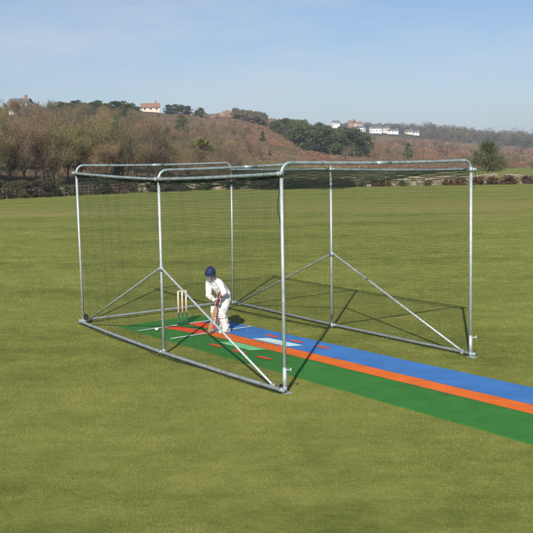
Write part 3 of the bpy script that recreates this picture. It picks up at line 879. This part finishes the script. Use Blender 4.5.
def rv(): 
    v = rng.normal(size=3); return v/np.linalg.norm(v)
def flakes(name, pts, dirs, ln, wd, M, parent):
    """thin tapering faces: pts (n,3), dirs (n,3)"""
    n = len(pts); r_ = rng.normal(size=(n, 3)); s_ = np.cross(dirs, r_); s_ /= np.linalg.norm(s_, axis=1)[:, None]+1e-9
    w = (wd*(.6+.8*rng.random(n)))[:, None]/2; l_ = (ln*(.5+rng.random(n)))[:, None]
    V = np.stack([pts-s_*w, pts+s_*w, pts+dirs*l_+s_*w*.5, pts+dirs*l_-s_*w*.5], 1).reshape(-1, 3)
    me = np_mesh(name, V, np.arange(4*n), 4)
    return link(name, me, M, parent)
def bare_tree(h, seed, M, ntw=3600, spread=.42, name='bare_tree'):
    global rng
    rng = np.random.default_rng(seed)
    root = empty(name)
    lines = []; rads = []; tips = []
    def grow(p, d, ln, r, lv):
        n = 5; pts = [p]; q = p.copy(); dd = d.copy()
        for k in range(n):
            dd = dd+rv()*.16+np.array([0, 0, .05]); dd /= np.linalg.norm(dd); q = q+dd*ln/n; pts.append(q.copy())
            if lv < 3 and k >= (1 if lv else 1):
                for _ in range(1 if lv else 2):
                    if rng.random() < .95:
                        nd_ = dd*(.55)+rv()*.62; nd_[2] += .25; nd_ /= np.linalg.norm(nd_)
                        grow(q, nd_, ln*(.62+.15*rng.random()), r*.5, lv+1)
        lines.append(np.array(pts)); rads.append(np.linspace(r, r*.45, n+1))
        if lv >= 2:
            for a in pts[1:]: tips.append((a, dd))
    grow(np.zeros(3), np.array([0, 0, 1.]), h*.5, h*.016, 0)
    me = tubes('trunk', lines, rads, 4); link('trunk', me, M_bark, root)
    T = np.array([a for a, _ in tips]); D = np.array([d for _, d in tips])
    idx = rng.integers(0, len(T), ntw)
    P_ = T[idx]+rng.normal(size=(ntw, 3))*h*.035
    dirs = D[idx]+rng.normal(size=(ntw, 3))*.7+np.array([0, 0, .35]); dirs /= np.linalg.norm(dirs, axis=1)[:, None]
    flakes('crown', P_, dirs, h*.048, h*.0022, M, root)
    return root
def clump_crown(name, h, w, base, seed, M, nleaf=2600, conic=.3, leaf=.16, nclump=40, trunk_r=.03, uneven=.3):
    global rng
    rng = np.random.default_rng(seed)
    root = empty(name)
    lines = [np.array([[0, 0, -.2], [.02*h, 0, h*.3], [0, .02*h, h*.65], [0, 0, h*.93]])]; rads = [np.array([1, .75, .4, .1])*trunk_r*h]
    P_ = []; D = []
    for k in range(nclump):
        t_ = rng.random(); z = h*(base+(1-base)*t_)
        prof = (1-t_)**conic*(.55+.45*min(1, t_*4+.2))
        rr = w*prof*(.35+.65*rng.random()**.5)*(1+uneven*rng.normal())
        a = rng.random()*2*math.pi; c = np.array([rr*math.cos(a), rr*math.sin(a), z])
        if k % 2 == 0: lines.append(np.array([[0, 0, z*.85], c*[.5, .5, .95], c])); rads.append(np.array([.012, .008, .003])*h)
        m = nleaf//nclump; q = rng.normal(size=(m, 3)); q /= np.linalg.norm(q, axis=1)[:, None]
        q *= (rng.random(m)**.4)[:, None]
        s_ = w*.30*(.6+.7*rng.random())
        P_.append(c+q*[s_, s_, s_*.62]); D.append(q+rng.normal(size=(m, 3))*.5+[0, 0, .3])
    P_ = np.concatenate(P_); D = np.concatenate(D); D /= np.linalg.norm(D, axis=1)[:, None]
    P_[:, 2] = np.maximum(P_[:, 2], .05)
    link('trunk', tubes('trunk', lines, rads, 5), M_bark, root)
    flakes('crown' if trunk_r > .012 else 'foliage', P_, D, leaf, leaf*.55, M, root)
    return root
def place(proto, pos, sc, rz, label, cat, group=None, name=None, sx=1.0, first=set()):
    if proto.name in first: o = copy_tree(proto)
    else: o = proto; first.add(proto.name)
    o.location = pos; o.rotation_euler = (0, 0, rz); o.scale = (sc*sx, sc*sx, sc)
    tag(o, label, cat, group)
    return o
rnd = random.Random(11)

# winter wood on the left hillside
bares = [bare_tree(7, 100+k, (M_twig, M_twig2, M_twig2, M_twig, M_twig3)[k], 7600) for k in range(5)]
spots = []
for k in range(150):
    px = rnd.uniform(-75, 215); s_ = 1.05+(rnd.random()**1.3)*2.2
    spots.append((px, s_))
for k in range(26): spots.append((-70+285*k/25+rnd.uniform(-4, 4), 1.06+rnd.random()*.08))
for k in range(26): spots.append((-70+285*k/25+rnd.uniform(-4, 4), 2.75+rnd.random()*.35))
for i_, (px, s_) in enumerate(spots):
    Y = toe(px)*s_; p_ = put(px, Y); sc = rnd.uniform(.62, 1.0)*(1 if s_ < 2 else .85 if s_ < 2.5 else .55)
    if px > 150: sc *= .75*(1 - .3*(px > 185))
    pr_ = bares[rnd.randrange(5)]
    place(pr_, p_-Vector((0, 0, .1)), sc, rnd.random()*6.28, 'leafless brown tree in the dense winter wood covering the hillside left of the field', 'tree', 'bare trees of the hillside wood', sx=1.15)
# scrub on the middle slope
scr = [bare_tree(3.4, 200+k, (M_twig, M_twig2, M_rust)[k], 2600, name='bare_shrub') for k in range(3)]
for k in range(130):
    px = 180+rnd.random()*92; s_ = 1.25+rnd.random()*2.9; Y = toe(px)*s_
    if px > 240 and 1.3 < s_ < 1.9: continue
    place(scr[rnd.randrange(3)], put(px, Y)-Vector((0, 0, .1)), rnd.uniform(.7, 1.25)*(1 if px < 250 else .75)*(1.0 if s_ < 3.3 else .7), rnd.random()*6.28, 'leafless brown bush on the rusty slope between the winter wood and the dark pines', 'shrub', 'bare bushes on the middle slope', sx=1.3)
for k in range(110):
    px = rnd.uniform(300, 560); s_ = rnd.uniform(2.0, 6.6); Y = toe(px)*s_
    place(scr[rnd.randrange(3)], put(px, Y)-Vector((0, 0, .1)), rnd.uniform(.5, 1.0)*(1+.12*s_), rnd.random()*6.28, 'low brown bush dotting the rust coloured hillside below the white houses', 'shrub', 'bushes on the right hillside', sx=1.5)
# knoll-side dense scrub
# pines
pines = [clump_crown('pine_tree', 8, 3.4, .12, 300+k, M_needle, 3000, .35, .42, 42) for k in range(3)]
for k in range(96):
    px = rnd.uniform(274, 366); s_ = rnd.uniform(2.9, 5.6)
    if k < 18: px = 276+88*k/17; s_ = 3.0+.3*math.sin(k*2)
    if px < 300 and s_ < 3.3: s_ += .8
    Y = toe(px)*s_; p_ = put(px, Y)
    lim = np.interp(px, [272, 285, 330, 345, 366], [121, 117.5, 119, 124, 131])+rnd.uniform(0, 3.5)
    ht = min(rnd.uniform(6.5, 9.5), at(px, lim, Y).z-p_.z)
    if ht < 2.5: continue
    sc = ht/8.3
    place(pines[rnd.randrange(3)], p_-Vector((0, 0, .2)), sc, rnd.random()*6.28, 'dark green pine in the dense clump on the middle of the hillside', 'tree', 'pines of the hillside clump', sx=rnd.uniform(1.0, 1.35)*(1.25 if ht < 5 else 1))
# ridge-top evergreens at the left
for k, px in enumerate([62, 71, 78, 86, 95, 101, 109, 117, 123, 132, 170, 177, 183, 189, 201]):
    Y = toe(px)*rnd.uniform(3.0, 3.3) if px < 160 else toe(px)*4.4
    zt = (102+1.5*math.sin(k*2.3)) if px < 160 else 105.5+1.2*math.sin(k)+(px > 195)
    p_ = put(px, Y); ht = at(px, zt, Y).z-p_.z
    place(pines[k % 3], p_, max(.4, ht/8.3), rnd.random()*6.28, 'dark evergreen on the ridge line above the winter wood', 'tree', 'evergreens along the left ridge', sx=1.9 if px < 160 else 1.6)
# single conifers that stand out
con = clump_crown('conifer', 7, 2.0, .1, 350, M_needle, 3000, .8, .26, 46)
for px, pyt, pyb, s_, lb in ((118, 124, None, 1.16, 'dark conifer standing among bare trees above the left of the cage'),
                     (164, 143, None, 1.18, None), (263, 135, 147, 2.9, 'small dark conifer left of the pine clump on the rusty slope'),
                     (270, 151, 157, 2.3, 'tiny round evergreen below the pine clump on the rusty slope'), (361, 134, 150, 3.1, 'lone dark conifer at the right foot of the pine clump'),
                     (408, 140, 156, 2.8, 'olive green conifer alone on the rust coloured slope under the houses')):
    Y = toe(px)*s_; p_ = put(px, Y)
    ht = (pyb-pyt)/F*Y if pyb else at(px, pyt, Y).z-p_.z
    if lb is None:
        bsh = clump_crown('evergreen_tree', 4.2, 2.0, .08, 360, M_leaf, 2600, .35, .2, 34)
        place(bsh, p_, ht/4.4, .4, 'olive green rounded evergreen among bare trees left of the middle cage posts', 'tree'); continue
    place(con, p_, ht/7, rnd.random()*6, lb, 'tree', sx=1.1 if px != 408 else 1.4)
for k in range(14):
    px = rnd.uniform(20, 205); s_ = rnd.uniform(1.3, 3.0); Y = toe(px)*s_
    place(bsh, put(px, Y), rnd.uniform(.7, 1.15), rnd.random()*6.28, 'green ivy-clad bush scattered among the brown trees of the winter wood', 'shrub', 'green bushes within the winter wood')
# lone pine at the right
lp = clump_crown('lone_pine', 5.6, 3.1, .26, 379, M_leaf, 6500, .75, .17, 80, trunk_r=.03, uneven=.22)
p_ = put(488, 133); place(lp, p_, 1.0, .3, 'lone spreading olive green pine tree behind the right corner of the cage', 'tree')
lp.scale = ((178-139)/F*133/5.9,)*3

# hedge of shrubs and walls along the field edge
def edge(px, out=0.0):
    Y = toe(px)*1.0-1.0+out; return Vector((pxu(px)*Y, Y, 0))
rs = [clump_crown('hedge_shrub', 1.3, .9, .03, 400+k, (M_rust, M_dshrub, M_olive, M_dshrub)[k], 5200, .15, .065, 30, trunk_r=.01, uneven=.15) for k in range(4)]
right = [(352, 1, .6), (362, 2, .6), (376, 0, .9), (386, 0, .85), (403, 2, .75), (428, 0, .7), (449, 0, .85), (460, 0, .95), (478, 0, 1.1), (494, 0, 1.05), (508, 0, 1.2), (513, 2, .9), (529, 0, 1.1), (545, 0, 1.0)]
for px, ty, sc in right:
    nm = {0: 'rusty brown', 1: 'dark', 2: 'olive green'}[ty]
    place(rs[ty], edge(px, -.4), sc*.66, rnd.random()*6.28, f'{nm} low shrub against the pale wall at the right far edge of the field', 'shrub', f'{nm} shrubs along the right field wall', sx=1.25)
for k in range(26):
    px = 268+k*3.1+rnd.uniform(-1, 1)
    place(rs[(1, 1, 3)[k % 3]], edge(px, rnd.uniform(-.5, 1.5)), rnd.uniform(.6, .85), rnd.random()*6.28, 'dark low shrub in the hedge crossing the middle of the far field edge', 'shrub', 'hedge shrubs at the middle of the field edge', sx=1.4)
for k in range(34):
    px = -40+k*9.1+rnd.uniform(-3, 3)
    place(rs[(1, 3, 2, 0, 3)[k % 5]], edge(px, rnd.uniform(1.2, 4.5) if k % 3 else -.5), rnd.uniform(.7, 1.25), rnd.random()*6.28, 'scrubby bush along the stone wall under the winter wood', 'shrub', 'bushes along the left field wall', sx=1.3)

# stone walls
M_stone, t, b = mat('rubble_stone', rough=.9, spec=.1)
v = gc(t); vo = t.n('ShaderNodeTexVoronoi', feature='F1'); vo.inputs['Scale'].default_value = 2.6; t.l(v, vo.inputs['Vector'])
c1 = t.ramp(vo.outputs['Color'], [(.1, (.12, .10, .07)), (.5, (.22, .185, .13)), (.9, (.33, .28, .20))])
vd = t.n('ShaderNodeTexVoronoi', feature='DISTANCE_TO_EDGE'); vd.inputs['Scale'].default_value = 2.6; t.l(v, vd.inputs['Vector'])
c1 = t.mix((.08, .07, .05), c1, t.ramp(vd.outputs['Distance'], [(.0, (0,)*3), (.08, (1,)*3)]))
c1 = t.mix(c1, (.08, .09, .04), t.ramp(t.noise(.7, 5, .65, v), [(.44, (0,)*3), (.58, (.85,)*3)]))
t.l(c1, b.inputs['Base Color'])
bp = t.n('ShaderNodeBump', Strength=1, Distance=.05); t.l(vd.outputs['Distance'], bp.inputs['Height']); t.l(bp.outputs[0], b.inputs['Normal'])
M_cope = noisy('pale_coping', (.25, .22, .165), (.36, .32, .25), 1.5, .9)
def wall(p0, p1, h, label, seed, step=.9, gaps=()):
    r_ = random.Random(seed); a = edge(p0, .6); c = edge(p1, .6); root = empty('stone_wall', a)
    tag(root, label, 'wall')
    n = int((c-a).length/step); bm = bmesh.new(); b2 = bmesh.new()
    for k in range(n):
        f0, f1 = k/n, (k+1)/n; px0 = p0+(p1-p0)*(f0+f1)/2
        q0, q1 = edge(p0+(p1-p0)*f0, .6)-a, edge(p0+(p1-p0)*f1, .6)-a
        hh = h*(.8+.35*noise.noise(Vector((k*.23, seed, 0)))+.06*r_.random())
        if any(g0 < px0 < g1 for g0, g1 in gaps): hh *= .25
        d = q1-q0; an = math.atan2(d.y, d.x); mt_ = Matrix.Rotation(an, 3, 'Z'); c_ = (q0+q1)/2
        add_box(bm, c_+Vector((0, 0, hh/2-.1)), (d.length*.998, .42+.04*r_.random(), hh+.2), mt_)
        if hh > h*.5: add_box(b2, c_+Vector((0, 0, hh+.045+.01*r_.random())), (d.length*.9, .5, .09), mt_ @ Matrix.Rotation(r_.uniform(-.03, .03), 3, 'Y'))
    done(bm, 'wall', M_stone, root, False); done(b2, 'coping', M_cope, root, False)
wall(138, 270, 1.0, 'long pale rubble stone wall below the brown slope left of the middle', 1, gaps=((206, 212), (240, 244)))
wall(341, 560, 1.15, 'pale low stone wall behind rusty shrubs at the right of the field', 2, gaps=((364, 369), (391, 395), (418, 422), (500, 503)))
wall(-60, 70, .75, 'dull grey wall at the far left under the bare wood', 3)
# paling fence in front of the wood
fr = empty('paling_fence', edge(15)); tag(fr, 'weathered grey post and rail fence at the far left edge of the field', 'fence')
M_fence = noisy('grey_timber', (.06, .05, .04), (.12, .10, .08), 4, .9)
posts = [edge(px, -.7)-edge(15) for px in np.linspace(-40, 137, 44)]
for k, q_ in enumerate(posts):
    bm = bmesh.new(); add_box(bm, q_+Vector((0, 0, .45)), (.10, .10, 1.1+.1*rnd.random())); done(bm, 'post', M_fence, fr, False)
for z_ in (.3, .62, .92):
    bm = bmesh.new()
    for a, c in zip(posts[:-1], posts[1:]):
        d = c-a; add_box(bm, (a+c)/2+Vector((0, -.07, z_)), (d.length, .04, .12), Matrix.Rotation(math.atan2(d.y, d.x), 3, 'Z'))
    done(bm, 'rail', M_fence, fr, False)

# bracken, rough grass as stuff
def scatter(name, n, pr_, sr, ln, wd, M, label, cat, zoff=0.0, dens=None):
    P_ = []
    r_ = random.Random(hash(len(name)) % 100+n)
    while len(P_) < n:
        px = r_.uniform(*pr_); s_ = math.exp(r_.uniform(math.log(sr[0]), math.log(sr[1]))); Y = toe(px)*s_
        q_ = put(px, Y)
        k = noise.fractal(Vector((q_.x*.045, q_.y*.02, 3)), 1, 2, 4)
        if dens and not dens(px, s_, k, r_): continue
        P_.append((q_.x, q_.y, q_.z+zoff))
    P_ = np.array(P_); D = rng.normal(size=P_.shape)*.8+[0, 0, .7]; D /= np.linalg.norm(D, axis=1)[:, None]
    sc = (P_[:, 1]/250).clip(.4, 3)
    o = flakes(name, P_, D, ln*sc, wd*sc, M, None)
    return tag(o, label, cat, kind='stuff')
scatter('bracken', 70000, (185, 600), (1.9, 6.6), .32, .16, M_brack, 'rust red dead bracken covering the open hillside', 'bracken', 0, lambda px, s_, k, r: (k > (.0 if px < 370 else .18) or r.random() < .15) and (px > 240 or r.random() < .35))
scatter('rough_grass', 30000, (200, 600), (1.04, 2.1), .20, .06, M_pale, 'straw coloured rough grass on the strip behind the field wall', 'grass', 0, lambda px, s_, k, r: px > 255 or r.random() < .3)
scatter('leaf_litter_scrub', 45000, (-75, 230), (1.03, 3.2), .34, .10, M_twig, 'brown undergrowth between the trees of the winter wood', 'undergrowth')

# distant wood on the right skyline: one far-off mass
def far_wood():
    P_ = []; D = []
    r_ = np.random.default_rng(5)
    for k in range(900):
        px = 335+r_.random()*300 if k < 800 else 235+r_.random()*30
        s_ = (6.9 if px > 425 else 7.8)+r_.random()*5 if px > 270 else 4.1+r_.random()*.8
        if px < 400 and px > 270: s_ = 8.9+r_.random()*2
        if (402 < px < 422 or 368 < px < 400) and toe(px)*s_ < 915: continue
        Y = toe(px)*s_; q_ = put(px, Y)
        h = (6+6*r_.random()**1.6)*(1 if px > 400 else .8) if px > 270 else 2.6+2*r_.random()
        if r_.random() < .06 and px > 420: h *= 1.45
        w = h*(.35+.25*r_.random()); m = 300
        v = r_.normal(size=(m, 3)); v /= np.linalg.norm(v, axis=1)[:, None]; v *= (r_.random(m)**.35)[:, None]
        P_.append(np.array(q_)+v*[w, w, h*.5]+[0, 0, h*.52]); D.append(v+[0, 0, .5])
    P_ = np.concatenate(P_); D = np.concatenate(D); D /= np.linalg.norm(D, axis=1)[:, None]
    M = attr_noise_mat('far_wood', [(.055, .068, .038), (.11, .095, .065), (.155, .12, .085)], scale=.03)
    return flakes('distant_wood', P_, D, .85, .45, M, None)
tag(far_wood(), 'grey brown wood along the right skyline beyond the houses', 'wood', kind='stuff')

# ------------------------------------------------------------------ houses
M_white = noisy('white_render', (.80, .79, .76), (.72, .71, .68), .5, .8)
M_cream = noisy('cream_render', (.62, .52, .40), (.55, .45, .34), .5, .85)
M_brick = noisy('red_brick', (.24, .125, .09), (.30, .16, .11), 1.2, .9)
M_slate = noisy('slate_roof', (.10, .10, .11), (.17, .16, .16), .8, .7)
M_tile = noisy('clay_tile_roof', (.27, .145, .095), (.22, .12, .08), .8, .8)
M_glass = mat('window_glass', (.05, .06, .08), .1, 0, .6)[0]
def house(px, pyb, Y, w, d, hw, hr, rz, Mw, Mr, label, group=None, wins=3):
    if Y > 600: w *= .8; d *= .85; hw *= .72; hr *= .8
    base = put(px, Y); 
    zz = at(px, pyb, Y).z
    base.z = min(base.z, zz) if abs(base.z-zz) < 3 else base.z
    o = empty('house', base, rz); tag(o, label, 'house', group)
    hw_ = hw+max(0, zz-base.z)
    bm = bmesh.new()
    a = [(-w/2, -d/2), (w/2, -d/2), (w/2, d/2), (-w/2, d/2)]
    lo_ = [bm.verts.new((x, y, -1.5)) for x, y in a]; hi_ = [bm.verts.new((x, y, hw_)) for x, y in a]
    g0 = bm.verts.new((-w/2, 0, hw_+hr-.15)); g1 = bm.verts.new((w/2, 0, hw_+hr-.15))
    bm.faces.new((lo_[0], lo_[1], hi_[1], hi_[0])); bm.faces.new((lo_[2], lo_[3], hi_[3], hi_[2]))
    bm.faces.new((lo_[1], lo_[2], hi_[2], g1, hi_[1])); bm.faces.new((lo_[3], lo_[0], hi_[0], g0, hi_[3]))
    done(bm, 'wall', Mw, o, False)
    bm = bmesh.new(); ov = .4
    for sg in (-1, 1):
        e0 = Vector((0, sg*(d/2+ov), hw_-.1)); r0 = Vector((0, 0, hw_+hr))
        vs = [bm.verts.new((x, e0.y, e0.z)) for x in (-w/2-ov, w/2+ov)]+[bm.verts.new((x, 0, r0.z)) for x in (w/2+ov, -w/2-ov)]
        vs2 = [bm.verts.new(v.co+Vector((0, 0, .2))) for v in vs]
        bm.faces.new(vs); bm.faces.new(vs2)
        for k in range(4): bm.faces.new((vs[k], vs[(k+1) % 4], vs2[(k+1) % 4], vs2[k]))
    rf = done(bm, 'roof', Mr, o, False)
    bm = bmesh.new(); add_box(bm, (w*.3, 0, hw_+hr+.4), (.9, .7, 1.6)); done(bm, 'chimney', M_brick, rf, False)
    for k in range(wins):
        x = -w/2+w*(k+.5)/wins
        for z_ in ((1.4,) if hw < 3.6 else (1.4, 3.4)):
            bm = bmesh.new(); add_box(bm, (x, -d/2-.02, z_+max(0, zz-base.z)), (1.3, .1, 1.2)); wd_ = done(bm, 'window', M_white, o, False)
            bm = bmesh.new(); add_box(bm, (x, -d/2-.08, z_+max(0, zz-base.z)), (1.1, .05, 1.0)); done(bm, 'pane', M_glass, wd_, False)
    return o
house(336, 125.5, 900, 8, 7, 3.6, 2.4, .3, M_white, M_slate, 'small white house leftmost above the pine clump')
house(352, 126, 905, 7, 7, 4.6, 2.8, -.5, M_brick, M_tile, 'tall brick house with orange roof among the hilltop houses')
house(358.5, 127.5, 880, 8, 7, 4.4, 2.4, .5, M_cream, M_tile, 'cream house with a clay roof beside the bright white houses')
house(361, 131.5, 860, 9, 8, 4.6, 2.6, -.45, M_white, M_slate, 'white gabled house just right of the brick house on the hilltop')
house(375.5, 132.3, 855, 12, 8, 4.8, 2.6, .25, M_white, M_slate, 'largest bright white house in the hilltop row')
house(385.5, 131.5, 880, 9, 8, 4.2, 2.2, .1, M_cream, M_slate, 'cream house in the middle of the hilltop row')
house(393.5, 133.2, 862, 12, 7, 3.2, 1.8, -.3, M_white, M_slate, 'long low white bungalow at the right end of the bright row')
house(409, 133.6, 880, 9, 7, 3.0, 2.0, .2, M_cream, M_slate, 'small cream house apart from the row, near the wood')
house(416, 134.6, 875, 7, 7, 3.2, 1.6, -.1, M_white, M_slate, 'small white house rightmost on the hilltop near the wood')
house(152, 112, 425, 8, 6, 1.9, 1.9, .15, M_cream, M_tile, 'cream house with red roof half hidden on the ridge above the winter wood')
house(23, 110, 300, 6, 5, 2.2, 1.3, -.1, M_white, M_slate, 'white building on the ridge at the far left above the bare trees')

# knoll rocks
M_rock = noisy('pinkish_rock', (.15, .095, .07), (.27, .18, .13), .6, .95, .8, 2)
for k, (px, r_0, lb) in enumerate(((228, 2.6, 'reddish brown rocky peak on the hilltop left of the pines'), (219, 1.6, 'low rock shoulder on the left side of the peak'), (240, 1.7, 'small rock outcrop on the ridge right of the peak'))):
    Y = toe(px)*4.5; bm = bmesh.new(); bmesh.ops.create_icosphere(bm, subdivisions=4, radius=1)
    for v in bm.verts:
        n_ = noise.fractal(v.co*1.6+Vector((k*7, 0, 0)), 1, 2, 5)
        rad = min(1, math.hypot(v.co.x, v.co.y)); v.co = Vector((v.co.x*r_0*2.7, v.co.y*r_0*2, (math.copysign(1, v.co.z)*(1-rad)*1.15+.05*v.co.z)*r_0*1.25))*(1+.22*n_)
    o = done(bm, 'rock_outcrop', M_rock, None, False); o.location = put(px, Y)-Vector((0, 0, .4)); tag(o, lb, 'rock')

# ------------------------------------------------------------------ air
bm = bmesh.new(); add_box(bm, (0, 1650, 44), (5200, 4500, 112))
hz = done(bm, 'haze', None, None, False); hz['kind'] = 'stuff'; hz['label'] = 'thin pale daylight haze over the far hills'; hz['category'] = 'haze'
Mh = bpy.data.materials.new('air'); Mh.use_nodes = True; nt = Mh.node_tree; nt.nodes.clear()
ou = nt.nodes.new('ShaderNodeOutputMaterial'); pv = nt.nodes.new('ShaderNodeVolumePrincipled')
pv.inputs['Color'].default_value = (.66, .80, 1, 1); pv.inputs['Density'].default_value = .00026; pv.inputs['Anisotropy'].default_value = .0
nt.links.new(pv.outputs[0], ou.inputs['Volume']); hz.data.materials.append(Mh)

# ------------------------------------------------------------------ light
el = R(31.0); az = Vector((-.19, -.98, 0)).normalized()
sd = Vector((az.x*math.cos(el), az.y*math.cos(el), math.sin(el)))
sun_d = bpy.data.lights.new('sun', 'SUN'); sun_d.energy = 4.9; sun_d.angle = R(.5); sun_d.color = (1, .95, .86)
sun = bpy.data.objects.new('sun', sun_d); COL.objects.link(sun); sun.rotation_euler = sd.to_track_quat('Z', 'Y').to_euler()
w = bpy.data.worlds.new('World'); scene.world = w; w.use_nodes = True; t = NT(w.node_tree)
sky = t.n('ShaderNodeTexSky', sky_type='NISHITA'); sky.sun_disc = False; sky.sun_elevation = el
sky.sun_rotation = math.atan2(az.x, az.y); sky.air_density = 1.0; sky.dust_density = .8; sky.ozone_density = 2.2
bg = t.N['Background']; bg.inputs['Strength'].default_value = .077
# thin streaky cloud veil
tc = t.n('ShaderNodeTexCoord'); mp_ = t.n('ShaderNodeMapping'); t.l(tc.outputs['Generated'], mp_.inputs['Vector'])
mp_.inputs['Scale'].default_value = (2.2, 2.2, 11)
cf = t.noise(1.6, 6, .6, mp_.outputs[0])
fac = t.ramp(cf, [(.42, (0,)*3), (.66, (.50,)*3)])
tint = t.mix(sky.outputs[0], (.84, .88, 1.0), 1.0, 'MULTIPLY')
t.l(t.mix(tint, (6.2, 6.7, 7.3), fac), bg.inputs['Color'])

vs = scene.view_settings; vs.view_transform = 'Standard'; vs.look = 'None'; vs.gamma = 1; vs.exposure = 0.42; vs.use_curve_mapping = False
scene.render.engine = 'CYCLES'
scene.cycles.max_bounces = 6; scene.cycles.volume_bounces = 0; scene.cycles.volume_max_steps = 64
